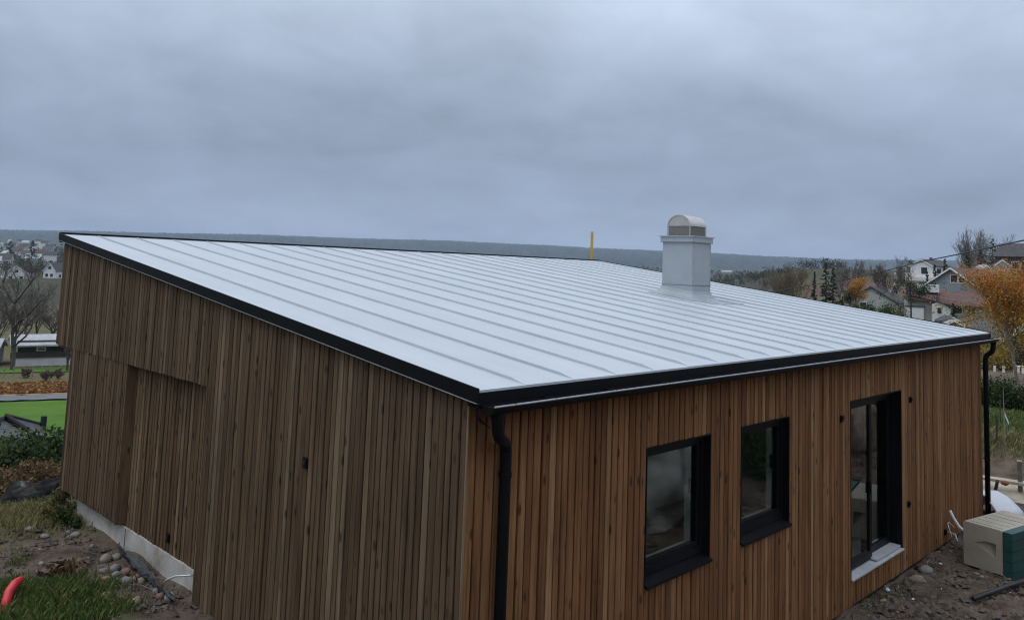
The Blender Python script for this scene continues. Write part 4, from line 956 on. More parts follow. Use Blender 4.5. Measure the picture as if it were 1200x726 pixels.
for u, v, d, k in far:
    p = pix(u, v+4, d); s = .68+.2*rr.random()
    gable_house('far_house', far_label(u, v, k), p, 9*s, 12*s, 4.2, 3.0, yaw_to_cam(p, rr.choice((20, -60, 75, 90, 85))), {'white': 'white_siding', 'grey': 'pale_siding', 'ochre': 'ochre_siding'}[k], {'white': rr.choice(('grey_roofing', 'dark_tile', 'dark_tile', 'slate')), 'grey': rr.choice(('dark_tile', 'slate', 'grey_roofing')), 'ochre': 'red_tile'}[k], trim=None, wins=[(-2, 2.2, 1.6, 1.4), (2, 2.2, 1.6, 1.4)], side_wins=[(3, 2.2, 2, 1.4, 1), (8, 2.2, 2, 1.4, 1)], group='far town houses')
# terrain under the far town follows these heights closely enough; woods between the houses
def wood():
    rng = np.random.default_rng(12); Cn = []; Sz = []
    for i in range(1500):
        a = rng.uniform(10, 24) if i < 520 else rng.uniform(24, 68); d = 430*math.exp(rng.random()*1.85); x_, y_ = CX+math.sin(math.radians(a))*d, CY+math.cos(math.radians(a))*d
        zb = Hs(x_, y_); h_ = rng.uniform(4, 9)
        nl = 110; c = rng.normal(size=(nl, 3)); c /= np.linalg.norm(c, axis=1)[:, None]; c *= (rng.random(nl)**.4)[:, None]
        Sz.append(np.full(nl, .22+.00032*d)); Cn.append(c*np.array([h_*.5, h_*.5, h_*.5])+np.array([x_, y_, zb+h_*.5]))
    Cn = np.concatenate(Cn)
    tag(add('distant_wood', quads('distant_wood', leaf_quads(Cn, None, np.concatenate(Sz), rng, .7)), M['far_wood']), 'distant mixed woodland between the town houses', 'wood', kind='stuff')
M['far_wood'] = leaf_mat('far_wood', [(0, (.02, .032, .02)), (.45, (.045, .055, .032)), (.7, (.09, .075, .045)), (1, (.15, .12, .07))])
wood()
for i, (u, v, d, h_, lb) in enumerate([(11, 300, 700, 13, 'dark clump of conifers above the white gabled house'), (36, 303, 650, 14, 'tall dark conifer in the middle of the far town'), (33, 318, 480, 9, 'dark spruce behind the low pale house'), (46, 317, 470, 8, 'dark spruce beside the white house with the dark roof'), (62, 318, 440, 5, 'dark spruce touching the timber house outline')]):
    p = pix(u, v+3, d); conifer('dark_conifer', lb, p, h_, h_*.75, 90+i, 'needle', 'conifers in the far town', .9, h_*.035)
M['pale_rock'] = pm('pale_smooth_rock', [(.3, (.12, .12, .11)), (.42, (.30, .30, .285)), (.55, (.44, .44, .42)), (.75, (.58, .575, .55))], 1.6, .85, 1.0, 4, detail=10, dist=.6)
# ------------------------------------------------------------------ right side: houses and trees on the slope
def place(u, v, d):
    p = pix(u, v, d); return p
# grey gabled house with red-brown roof
p = place(1116, 366, 152); zpk = pix(1115.5, 315, 150)[2]; zev = pix(1089, 337, 150)[2]
rz = yaw_to_cam(p, -24)
gable_house('grey_gable_house', 'blue-grey gabled house with white barge boards and red-brown roof', (p[0], p[1], p[2]), 8.2, 13, float(zev-p[2])+.5, float(zpk-zev)-.35, rz, 'grey_siding', 'red_tile', wins=[(.35, float(zev-p[2])+1.6, 1.0, 1.2), (1.6, float(zev-p[2])+1.6, 1.0, 1.2)], over=.55, chimney=False)
# low house in front with white garage
p = place(1075, 371, 138)
lh = thing('garage_house', 'low house with red-brown roof and white garage door below the grey gabled house', 'house', p, yaw_to_cam(p, 6))
MB().box(-1.2, 9.2, 0, 6, -4, 2.7).build('wall', M['pale_siding'], lh)
MB().box(-1.5, .8, -.5, -.1, -.6, 1.45).build('garage_door', M['white_paint'], lh)
MB().box(-1.7, 1.0, -.6, 0, 1.45, 1.62).build('canopy', M['dark_tile'], lh)
MB().prism([(1.9, -.5), (4.3, -.5), (4.3, 1.4), (3.0, 2.5), (1.9, 2.0)], -1.0, 0, lambda a, b, c: (a, c, b)).build('porch', M['white_siding'], lh)
f_ = MB().box(2.5, 3.2, -1.05, -1.004, .6, 1.6).build('window', M['white_paint'], lh); MB().box(2.58, 3.12, -1.07, -1.051, .68, 1.52).build('pane', M['far_glass'], f_)
for x_ in (5.4, 7.2):
    f_ = MB().box(x_-.6, x_+.6, -.05, -.004, .7, 1.9).build('window', M['white_paint'], lh); MB().box(x_-.5, x_+.5, -.07, -.051, .8, 1.8).build('pane', M['far_glass'], f_)
MB().hexa([(-2, 0, 3.4), (4.4, -1.6, 1.9), (10, -1.6, 1.9), (9.6, 4, 4.0), (-2, 0, 3.55), (4.4, -1.6, 2.05), (10, -1.6, 2.05), (9.6, 4, 4.15)]).build('roof', M['red_tile'], lh)
MB().hexa([(-2, -.6, 2.55), (3.2, -.9, 2.35), (4.5, 4, 4.2), (-2, 4, 4.2), (-2, -.6, 2.7), (3.2, -.9, 2.5), (4.5, 4, 4.35), (-2, 4, 4.35)]).build('roof', M['red_tile'], lh)
MB().box(.2, 3.0, .2, 2.2, 3.7, 4.9).build('dormer', M['white_siding'], lh)
# white house on the rise
p = place(1080, 325.5, 255)
wh = gable_house('white_hill_house', 'white house with dark roof and terrace high on the slope', p, 6.4, 9, 3.4, 1.7, yaw_to_cam(p, -30), 'white_siding', 'dark_tile', wins=[(.8, 2.0, 1.7, 1.8)], side_wins=[(3, 2.0, 2, 1.4, 1), (6, 2.0, 2, 1.4, 1)], chimney=True)
MB().box(-7.5, -3.3, -1.0, 4, -1, 1.3).build('terrace', M['white_siding'], wh); MB().box(-4, 5, -2.6, -.1, -1, .1).build('plinth', M['white_siding'], wh)
# pale gabled house behind the roof edge
p = place(1021, 372, 182); gable_house('pale_gable_house', 'pale grey gabled house with brown roof edge rising behind the metal roof', p, 9.6, 11, float(pix(1021, 353, 182)[2]-p[2]), 2.9, yaw_to_cam(p, -10), 'pale_siding', 'dark_tile', trim='dark_siding', wins=[(1.6, 1.2, 1.2, 1.2), (-1.5, 2.4, 1.2, 1.2)])
p = place(1046, 356, 200); gable_house('brown_roof_house', 'house with long red-brown roof behind the pale gabled one', p, 8, 10, 2.4, 2.0, yaw_to_cam(p, 78), 'pale_siding', 'red_tile')
p = place(995, 357, 205); gable_house('red_roof_house', 'low house with reddish roof under the orange tree', p, 8, 9, 1.4, 2.2, yaw_to_cam(p, 80), 'pale_siding', 'red_tile')
p = place(1252, 330, 200); gable_house('hilltop_house', 'brown roofed house on the hilltop cut by the frame edge', p, 8, 12, 4.9, 2.6, yaw_to_cam(p, 72), 'dark_siding', 'dark_tile', wins=[(-1, 3.2, 1.4, 1.2)], side_wins=[(3, 3.0, 1.4, 1.4, -1), (8, 3.0, 1.4, 1.4, -1)])
p = place(1175, 322, 190); gable_house('white_gable_house', 'small white gable showing just above the orange tree', p, 2.6, 5, 1.9, 1.0, yaw_to_cam(p, 5), 'pale_siding', 'dark_tile', over=.2)
p = place(1156, 320, 190); gable_house('white_shed', 'tiny white building on the skyline behind the red-brown roof', p, 1.8, 2, 1.0, .5, yaw_to_cam(p, 40), 'white_siding', 'grey_roofing', over=.1)
# neighbour with the white eave, mostly outside the frame
p = pix(1207, 352, 47); zz = Hs(p[0], p[1])
nb = thing('white_eave_house', 'house at the frame edge showing only its white roof edge', 'house', (p[0], p[1], zz))
e0, e1 = pix(1188, 352, 45)-np.array([p[0], p[1], zz]), pix(1240, 334, 43)-np.array([p[0], p[1], zz])
up_ = np.array([0, 0, .55]); bk = np.array([6.0, -1.2, 1.2])
MB().hexa([e0, e1, e1+np.array([.1, .12, 0]), e0+np.array([.1, .12, 0]), e0+up_*.75, e1+up_*.75, e1+np.array([.1, .12, 0])+up_*.75, e0+np.array([.1, .12, 0])+up_*.75]).build('barge_board', M['white_paint'], nb)
MB().hexa([e0+up_*.8, e1+up_*.8, e1+bk, e0+bk, e0+up_, e1+up_, e1+bk+[0, 0, .15], e0+bk+[0, 0, .15]]).build('roof', M['slate'], nb)
q0 = e0*.6+e1*.4+np.array([.8, 0, 0]); q1 = e1+np.array([.8, 0, 0])
MB().hexa([np.array([q0[0], q0[1], -1]), np.array([q1[0], q1[1], -1]), np.array([q1[0]+5, q1[1]-.8, -1]), np.array([q0[0]+5, q0[1]-.8, -1]), q0, q1, q1+[5, -.8, 0], q0+[5, -.8, 0]]).build('wall', M['pale_siding'], nb)
p = place(1118, 384, 60); gable_house('small_white_gable', 'small outbuilding with white barge boards peeking over the metal roof edge', p, 1.0, 3, .25, .3, yaw_to_cam(p, 10), 'dark_siding', 'dark_tile', over=.12)
p = place(1178, 442, 47); p[2] = Hs(p[0], p[1])
gable_house('dark_shed', 'dark shed with white barge boards behind the orange tree', p, 2.5, 3, 1.0, 1.0, yaw_to_cam(p, -20), 'dark_siding', 'slate', over=.25, wins=[(0, .75, .5, .5)])
p = place(1197, 440, 45); p[2] = Hs(p[0], p[1])
gable_house('dark_shed', 'second dark shed with white edges cut by the frame beside the tree trunk', p, 2.0, 3, 1.4, .6, yaw_to_cam(p, 30), 'dark_siding', 'slate', over=.2)
# white fence pieces
for i, (u, v, d) in enumerate([(1166, 446, 42), (1176.5, 445, 42), (1189, 444, 43), (1194, 444, 43), (1199, 444, 43)]):
    q = pix(u, v, d); o = MB().box(-.05, .05, -.04, .04, -.3, .3).build('white_post', M['white_paint'], None, (q[0], q[1], Hs(q[0], q[1]))); tag(o, 'short white post by the orange tree, %s from the house corner' % ['first', 'second', 'third', 'fourth', 'fifth'][i], 'post', 'white posts by the tree')
q0, q1 = pix(1187, 442, 43), pix(1206, 442, 43); zq = Hs(q0[0], q0[1])
tag(MB().tube([(q0[0], q0[1], zq+.3), (q1[0], q1[1], Hs(q1[0], q1[1])+.3)], .03, 4).build('white_rail', M['white_paint']), 'white rail on the short posts at the frame edge', 'rail')
# brown bank behind the hedge
A, R = np.meshgrid(np.radians(np.linspace(70, 84, 50)), np.linspace(33, 42, 16))
X, Y = CX+np.sin(A)*R, CY+np.cos(A)*R
tag(add('leafy_bank', gridmesh('leafy_bank', X, Y, H(X, Y)+.04), pm('brown_bank', [(.3, (.09, .06, .04)), (.6, (.15, .105, .07)), (.8, (.20, .15, .10))], 1.5, .95, .6, 8, detail=8)), kind='structure')

# trees of the right side
p = ground_at(1195, 440, 37); p[2] = Hs(p[0], p[1])
ot = leafy_tree('orange_tree', 'pale trunked autumn tree with orange and ochre leaves beside the house end', p, 4.5, 61, 'orange_leaf', 20, .034, .22, None, 'pale_bark', sxy=.74, levels=4, nchild=(13, 6, 4, 3), rmin=.006, spread=.5, trunk_frac=.12, r0=.08)
rngo = np.random.default_rng(61)
c = rngo.normal(size=(5200, 3)); c /= np.linalg.norm(c, axis=1)[:, None]; c *= (rngo.random(5200)**.45)[:, None]
cl_ = rngo.normal(0, 1.0, (70, 3))*np.array([1, 1, .8])+np.array([0, 0, 2.2])
add('lower_leaves', quads('lower_leaves', leaf_quads(cl_[rngo.integers(0, 70, 5200)]+c*.45, None, .036, rngo)), M['ochre_leaf'], ot)
p = ground_at(1140, 385, 52); shrub('orange_shrub', 'orange leaved shrub just above the metal roof corner', (p[0], p[1], p[2]), 2.0, 1.6, float(pix(1140, 362, 52)[2]-p[2]), 62, 'orange_leaf', 2400, .06, clumps=30)
p = ground_at(1168, 400, 44); shrub('ochre_shrub', 'ochre leaved shrub between the house corner and the orange tree', (p[0], p[1], p[2]), 1.1, 1.1, float(pix(1165, 392, 44)[2]-p[2]), 63, 'ochre_leaf', 1500, .05, clumps=22)
def tree_h(u, vt, vb, d):
    p = pix(u, vb, d); p[2] = min(p[2], Hs(p[0], p[1])); return p, float(pix(u, vt, d)[2]-p[2])
for i, (u, vt, vb, d, wpx, lb) in enumerate([(968, 308, 360, 150, 17, 'tall dark pine standing above the metal roof edge'), (976, 314, 360, 152, 18, 'dark pine pressed against the taller pine'), (954.5, 318, 358, 148, 8, 'slim dark pine beside the pine pair'), (987, 347, 362, 140, 8, 'small dark spruce at the roof edge beside the pines'),
                                             (1096, 310, 345, 170, 12, 'dark conical thuja beside the white hill house'), (1108, 303, 345, 175, 16, 'wide dark conifer between the white hill house and the grey gable'), (1087, 318, 345, 168, 9, 'low dark conifer below the white hill house'),
                                             (1164, 280, 322, 215, 22, 'big dark pine on the skyline beside the bare poplars'), (1150, 294, 322, 212, 20, 'dark bushy conifer left of the big skyline pine'), (1133, 300, 320, 214, 18, 'dark conifer below the bare poplars'), (1117, 355, 378, 118, 10, 'small dark spruce in front of the low garage house')]):
    p, h_ = tree_h(u, vt, vb, d); conifer('dark_pine', lb, p, h_, wpx*d/F*1.25, 110+i, 'needle' if i % 2 else 'needle_blue', 'dark evergreens on the right slope', 1.3, .035*h_**.5*1.6, bare=.05)
# pine with flat crown and visible trunk
p, h_ = tree_h(1067.5, 323, 374, 132)
fp = thing('flat_crowned_pine', 'pine with bare trunk and broad flat crown in front of the garage', 'tree', p)
MB().tube([(0, 0, -.3), (.1, 0, h_*.4), (-.1, 0, h_*.75)], [.14, .11, .07], 6).build('trunk', M['bark'], fp)
rg = np.random.default_rng(17); cc = rg.normal(size=(26, 3))*np.array([1.25, 1.25, .55])+np.array([0, 0, h_*.74]); c = rg.normal(0, .35, (2600, 3))
add('crown', quads('crown', leaf_quads(cc[rg.integers(0, 26, 2600)]+c, None, .10, rg)), M['needle'], fp)
for i, (u, vt, vb, d, rpx, mt_, lb) in enumerate([(1052, 345, 372, 134, 14, 'green_leaf', 'dark green bush at the roof edge under the flat pine'), (1018, 350, 370, 145, 12, 'green_leaf', 'green bush in front of the pale gabled house'), (1038, 350, 370, 140, 10, 'green_leaf', 'small green bush right of the pale gable'), (1108, 328, 345, 146, 9, 'olive_leaf', 'yellowish bush at the left of the grey gable wall'), (1131, 336, 352, 144, 11, 'olive_leaf', 'yellow-green bush under the right barge board'), (1004, 352, 366, 160, 10, 'olive_leaf', 'dull bush at the roof edge below the orange tree'), (1072, 300, 318, 262, 13, 'olive_leaf', 'olive bush left of the white hill house'), (1060, 312, 330, 240, 12, 'olive_leaf', 'brownish bush under the terrace of the white hill house')]):
    p, h_ = tree_h(u, vt, vb, d); shrub('garden_bush', lb, p, rpx*d/F, rpx*d/F, h_, 140+i, mt_, 1300, .10, 'garden bushes on the right slope', 'bush', clumps=20)
p, h_ = tree_h(1002, 321, 357, 172); leafy_tree('orange_birch', 'slim tree with bright orange leaves above the red roof', p, h_*.9, 64, 'yellow_leaf', 9, .10, .3, levels=3, nchild=(16, 6, 4), spread=.35, trunk_frac=.2, r0=.1, rmin=.012)
p, h_ = tree_h(997, 336, 357, 174); leafy_tree('brown_birch', 'small dull tree left of the bright orange one', p, h_*.9, 65, 'olive_leaf', 8, .10, .3, levels=3, nchild=(12, 5, 4), spread=.4, trunk_frac=.2, r0=.08, rmin=.012)
bt = [(925, 297, 362, 165, 'ochre_twig', 3, 'wide bare tree with ochre twigs above the roof slope'), (906, 312, 360, 180, 'reddish_twig', 3, 'low bare tree left of the ochre one'), (940, 306, 362, 170, 'ochre_twig', 2, 'bare tree between the ochre tree and the pines'),
      (983, 303, 358, 168, 'twig', 1, 'bare tree with dark upright trunk right of the pines'), (993, 300, 355, 190, 'twig', 2, 'thin bare tree behind the orange birch'), (1012, 302, 350, 210, 'twig', 2, 'faint bare tree above the pale gable'), (1028, 303, 350, 215, 'reddish_twig', 2, 'reddish bare tree behind the pale gabled house'),
      (1040, 306, 348, 190, 'reddish_twig', 3, 'dense reddish bare tree below the white hill house'), (1053, 298, 340, 240, 'ochre_twig', 2, 'brown bare tree left of the white hill house'), (1068, 299, 328, 280, 'twig', 2, 'bare crown behind the olive bush on the rise'),
      (1138, 263, 318, 235, 'pale_bark', 3, 'tallest bare poplar clump on the skyline'), (1150, 264, 318, 238, 'pale_bark', 3, 'bare poplar clump beside the tallest one'), (1127, 275, 318, 236, 'twig', 3, 'lower bare poplar clump at the edge of the skyline group'), (1172, 274, 318, 240, 'twig', 2, 'bare tree behind the big skyline pine'), (1188, 276, 318, 242, 'twig', 2, 'bare tree over the hilltop house'), (1198, 280, 318, 240, 'twig', 2, 'bare tree at the frame edge above the hilltop house')]
for i, (u, vt, vb, d, tw, ml, lb) in enumerate(bt):
    p, h_ = tree_h(u, vt, vb, d); bare_tree('bare_tree', lb, 'tree', p, h_*.84, 160+i, 'bare trees on the right slope', 'twig', tw, levels=4, nchild=(9, 5, 4, 3), rmin=.019, spread=.42 if 'poplar' not in lb else .25, trunk_frac=.12, r0=.16, multi=ml, up=.35)
# leaves lingering on the ochre tree
p, h_ = tree_h(925, 297, 362, 163); rg = np.random.default_rng(33); c = rg.normal(size=(900, 3))*np.array([2.6, 2.6, 1.6])+np.array([0, 0, h_*.32])
M['far_ochre'] = leaf_mat('far_ochre', [(0, (.13, .11, .03)), (1, (.26, .21, .06))])
sh_ = thing('ochre_bush', 'yellowish leafy bush at the foot of the ochre bare tree', 'bush', p); add('foliage', quads('foliage', leaf_quads(c, None, .12, rg)), M['far_ochre'], sh_)
# far buildings across the valley
for i, (u, v, d, wd, lb) in enumerate([(861, 321, 2300, 34, 'long white hall far across the valley'), (877, 323, 2350, 12, 'small pale building right of the far white hall'), (895, 327, 2100, 10, 'small pale house far beyond the roof slope'), (850, 322, 2330, 10, 'small grey building left of the far white hall'), (843, 333, 1900, 10, 'small grey house beside the chimney far below the hall')]):
    p = pix(u, v, d); gable_house('far_building', lb, p, 12, wd, 4.5 if i else 6, 3, yaw_to_cam(p, 88), 'white_siding' if i < 3 else 'pale_siding', 'grey_roofing' if i < 2 else 'red_tile', trim=None, side_wins=[(wd*.3, 2.5, 2, 1.5, -1), (wd*.7, 2.5, 2, 1.5, -1)], group='far buildings across the valley')
# hedge, young tree and stakes
for i in range(7):
    a = 74.6+i*.95; d = 26.2+.35*(i % 2); x_, y_ = CX+math.sin(math.radians(a))*d, CY+math.cos(math.radians(a))*d
    shrub('hedge_bush', ['dark hedge bush next to the house end downpipe', 'dark hedge bush second from the downpipe', 'dark hedge bush behind the young tree', 'dark hedge bush right of the young tree', 'dark hedge bush near the frame edge', 'dark hedge bush cut by the frame edge', 'last dark hedge bush outside the stakes'][i], (x_, y_, Hs(x_, y_)), .55, .55, .95, 180+i, 'green_leaf', 1700, .032, 'hedge behind the lawn', 'hedge', clumps=26)
p = pixz(1177, 512, -1.97); p[2] = Hs(p[0], p[1])
yt = thing('young_tree', 'thin leafless young tree with a white tag on the lawn', 'tree', p)
MB().tube([(0, 0, -.1), (.01, 0, .6), (-.02, 0, 1.25)], [.016, .012, .005], 6).build('trunk', M['pale_bark'], yt)
MB().hexa([(.02, -.01, .62), (.11, -.06, .42), (.115, -.055, .42), (.025, -.005, .62), (.04, -.01, .68), (.14, -.06, .46), (.145, -.055, .46), (.045, -.005, .68)]).build('label_tag', M['white_paint'], yt)
for i, (u, v, lb) in enumerate([(1168, 511, 'dark wooden stake left of the young tree'), (1172.5, 498, 'thin cane behind the young tree')]):
    q = pixz(u, v, -1.97); q[2] = Hs(q[0], q[1]); tag(MB().tube([(0, 0, -.1), (0, 0, .6)], .022 if i == 0 else .012, 6).build('stake', M['bark'], None, q), lb, 'stake')
blades('bank_grass', 'rough grass hanging over the soil bank by the lawn', [(CX+math.sin(math.radians(a))*d, CY+math.cos(math.radians(a))*d, .35, .35, 1, 1) for a in (74.5, 75.5, 76.5, 77.5, 78.5) for d in (21.7,)], 420, .16, M['dry_grass'], 16, .008)
blades('lawn_grass', 'short green lawn in front of the hedge', [(CX+math.sin(math.radians(a))*d, CY+math.cos(math.radians(a))*d, .5, .5, 1, 1) for a in (75, 76, 77, 78, 79) for d in (22.6, 23.6, 24.6)], 700, .10, M['grass'], 17, .008)
# boards, panels and the white sheet beyond the corner
def slab(u, v, zz, w_, d_, h_, tilt, rz, name, label, cat, mat):
    q = pixz(u, v, zz); me = MB().box(-w_/2, w_/2, -d_/2, d_/2, 0, h_).me(name)
    o = add(name, me, M[mat], None, (q[0], q[1], q[2])); o.rotation_euler = (tilt[0], tilt[1], rz); return tag(o, label, cat)
slab(1164, 578, -2.72, .55, .9, .10, (0, -.30, 0), .3, 'concrete_panel', 'pale flat panel leaning behind the corner downpipe', 'panel', 'concrete')
slab(1182, 580, -2.70, .8, .95, .12, (.0, -.34, 0), .2, 'wooden_panel', 'pale wooden panel tilted beyond the white sheet', 'panel', 'wood_pale')
slab(1182, 566, -2.45, .10, .9, .05, (0, 0, 0), .15, 'pale_batten', 'pale batten lying on the tilted panel', 'batten', 'wood_pale')
slab(1196, 583, -2.72, .08, .08, .75, (0, -.25, 0), .2, 'grey_post', 'grey post standing beside the tilted panels', 'post', 'pale_bark')
q = pixz(1178, 567, -2.4); tag(add('rusty_stone', blob('rusty_stone', (.10, .07, .04), 9, 2), M['brick'], None, (q[0], q[1], -2.38)), 'reddish stone lying on the pale batten', 'stone')
tag(MB().tube([pixz(1163.5, 588, -2.72), pixz(1169, 563, -2.25)], .03, 6).build('leaning_bar', M['bark']), 'dark bar leaning between the two panels', 'bar')
def white_dinghy():
    n, mI = 24, 10; X = np.zeros((n, mI)); Y = X.copy(); Z = X.copy()
    a0 = pixz(1196, 597.5, -2.66); a1 = pixz(1146, 594, -2.6)
    ax = a1-a0; ln = np.linalg.norm(ax[:2]); ax = ax/ln; sd_ = np.array([-ax[1], ax[0], 0])
    for i, t in enumerate(np.linspace(0, 1, n)):
        hw = .52*math.sin(min(1, t*1.5)*math.pi/2)**.8
        for j, s in enumerate(np.linspace(-1, 1, mI)):
            q = a0+ax*ln*t+sd_*hw*s; X[i, j], Y[i, j] = q[0], q[1]; Z[i, j] = -2.69+(.34*(1-abs(s)**2.2)*min(1, t*1.9+.05))+.008*math.cos(j*3.1)
    o = add('white_hull', gridmesh('white_hull', X, Y, Z), M['white_sheet']); so = o.modifiers.new('thickness', 'SOLIDIFY'); so.thickness = .02
    tag(o, 'white pointed curved plastic cover lying behind the storage box', 'plastic cover')
white_dinghy()
q = pixz(1189, 603, -2.74); tag(add('dark_tarp', blob('dark_tarp', (.55, .3, .08), 12, 3, .3, 1.2), M['black_plastic'], None, (q[0]+.1, q[1]-.1, -2.72), .2), 'dark crumpled tarp under the tip of the white cover', 'tarp')

# overturned storage box: end panel towards the camera, lid to the right
def storage_box():
    A0 = pixz(1129.5, 659.5, -2.735); A1 = pixz(1175.5, 674, -2.735)
    yx = (A1-A0)[:2]; wy = np.linalg.norm(yx); ey = np.array([yx[0], yx[1], 0])/wy      # from the base side to the lid side
    ex = np.array([-ey[1], ey[0], 0])                                                     # along the box, away from the camera
    root = thing('storage_box', 'beige and dark green plastic storage box tipped on its side by the wall', 'storage box', A0)
    def w_(a, b, c): return tuple(ex*a+ey*b+np.array([0, 0, c]))
    def bx(a0, a1, b0, b1, c0, c1, nm, mt_, par=root, ins=0.0):
        return MB().hexa([w_(a0, b0, c0), w_(a1, b0, c0), w_(a1, b1, c0), w_(a0, b1, c0), w_(a0+ins, b0, c1), w_(a1-ins, b0, c1), w_(a1-ins, b1, c1), w_(a0+ins, b1, c1)]).build(nm, M[mt_], par)
    LN, HT = 1.18, .60
    # end panel with a wedge-shaped grip pocket, deepest towards the lid
    Lp, Tp, Rp = (.17, .345), (wy-.09, .40), (wy-.09, .19); O4 = ((0, 0), (wy, 0), (wy, HT), (0, HT)); b_ = MB()
    mid_ = (.36, .245); top_ = (.30, .40)
    b_.v = [w_(0, p, q) for p, q in O4]+[w_(0, *Lp), w_(0, *top_), w_(0, *Tp), w_(0, *Rp), w_(0, *mid_)]+[w_(.01, *Lp), w_(.035, *top_), w_(.085, *Tp), w_(.085, *Rp), w_(.045, *mid_)]
    b_.f = [(0, 4, 8, 7, 1), (1, 7, 6, 2), (2, 6, 5, 4, 3), (3, 4, 0), (9, 10, 11, 12, 13), (4, 5, 10, 9), (5, 6, 11, 10), (6, 7, 12, 11), (7, 8, 13, 12), (8, 4, 9, 13)]
    b_.build('end_panel', M['beige_plastic'], root)
    bx(.031, LN-.031, 0, wy, HT-.025, HT, 'side_panel', 'beige_plastic'); bx(.031, LN-.031, 0, wy, 0, .025, 'side_panel', 'beige_plastic')
    bx(LN-.03, LN, 0, wy, 0, HT, 'end_panel', 'beige_plastic'); bx(.031, LN-.031, 0, .02, .026, HT-.026, 'base', 'beige_plastic')
    for k in range(5): bx(.12+k*.2, .125+k*.2, .05, wy-.05, HT+.001, HT+.005, 'panel_groove', 'beige_plastic')
    bx(-.004, .03, wy-.03, wy+.004, -.004, HT+.004, 'rim', 'beige_plastic')
    lid = bx(-.035, LN+.035, wy+.03, wy+.15, -.01, HT+.01, 'lid', 'green_plastic')
    for k in range(4): bx(-.038, LN+.038, wy+.05, wy+.153, .08+k*.14, .09+k*.14, 'lid_groove', 'black_plastic', lid)
    bx(.0, LN, wy+.005, wy+.03, .02, HT-.02, 'seal', 'black_plastic')
storage_box()
# cable loop and conduit from the wall near the box
cb_ = [(10.37, -.02, -2.36), (10.40, -.10, -2.40), (10.46, -.18, -2.50), (10.55, -.26, -2.58), (10.62, -.38, -2.62), (10.66, -.52, -2.66)]
pA = [pixz(1106.5, 597, -2.3)]
tag(MB().tube([(10.30, -.09, -2.18), (10.31, -.13, -2.27), (10.29, -.22, -2.39), (10.26, -.36, -2.47), (10.22, -.48, -2.50)], .022, 8).build('white_conduit', M['white_paint'], smooth=True), 'short white conduit sticking up between wall and storage box', 'conduit')
tag(MB().tube([(10.25+.16*math.cos(t), -.12+.05*math.sin(t*1.3), -2.46+.10*math.sin(t)) for t in np.linspace(0, 5.6, 20)], .006, 5).build('thin_cable', M['white_paint'], smooth=True), 'thin pale cable coiled by the wall outlet', 'cable')
tag(MB().tube([(10.34, -.03, -2.52), (10.30, -.16, -2.52), (10.22, -.22, -2.60)], .012, 6).build('cable_stub', M['white_paint'], smooth=True), 'pale cable stub bending out of the wall outlet', 'cable')
# black tube on the ground, lower right
t0, t1 = pixz(1141, 701, -2.69), pixz(1215, 676, -2.66)
tag(MB().tube([t0, t0*.5+t1*.5+np.array([0, 0, .015]), t1], .032, 12).build('black_pipe', M['black_plastic'], smooth=True), 'black pipe lying on the soil in front of the storage box', 'pipe')
# rubble along the front wall
rub = [(1064, 661, .13, 'dark_brick', 'red-brown brick lump half under the cladding'), (1084, 668, .13, 'stone_grey', 'grey angular stone in front of the brick lump'), (1075, 680, .12, 'stone_warm', 'buff flat stone below the grey one'), (1104, 651, .05, 'white_paint', 'white scrap lying near the wall in front of the box'), (1114, 646, .04, 'stone_grey', 'small pale stone near the storage box'), (1040, 690, .05, 'white_paint', 'white scrap near the bottom edge by the wall'), (1036, 704, .06, 'stone_warm', 'cream stone at the bottom edge by the wall'), (1070, 699, .025, 'white_paint', 'tiny white scrap on the dark soil'), (1102, 660, .03, 'white_paint', 'tiny white scrap between box and wall'), (1145, 672, .04, 'stone_warm', 'tan chip in front of the storage box'), (1151, 676, .04, 'stone_warm', 'tan chip beside the box corner'), (1092, 640, .04, 'stone_grey', 'grey pebble tight against the wall foot')]
for i, (u, v, r_, mt_, lb) in enumerate(rub):
    q = pixz(u, v, -2.74); tag(add('rubble_stone', blob('rubble_stone', (r_, r_*.7, r_*.45), 20+i, 2, .4, 1.3), M[mt_], None, (q[0], min(q[1], -.03-r_*.5) if q[1] < .3 else q[1], Hs(q[0], q[1])+r_*.2), i*.9), lb, 'stone', 'rubble by the front wall')
rngw = np.random.default_rng(44)
wx = rngw.uniform(6.3, 12.2, 900); wy_ = -.05-rngw.random(900)**1.5*1.6
tag(add('gravel_chips', quads('gravel_chips', leaf_quads(np.stack([wx, wy_, H(wx, wy_)+.012], 1), None, .018, rngw, .8)), leaf_mat('chips', [(0, (.05, .04, .03)), (.6, (.16, .13, .10)), (.93, (.26, .23, .19)), (1, (.55, .53, .5))], trans=0)), 'scattered chips and crumbs on the soil by the front wall', 'chips', kind='stuff')
wx = rngw.uniform(-2.2, .0, 700); wy_ = rngw.uniform(3.6, 8, 700)
tag(add('soil_crumbs', quads('soil_crumbs', leaf_quads(np.stack([wx, wy_, H(wx, wy_)+.012], 1), None, .016, rngw, .8)), bpy.data.materials['chips']), 'scattered crumbs and chips on the bare soil of the yard', 'chips', kind='stuff')
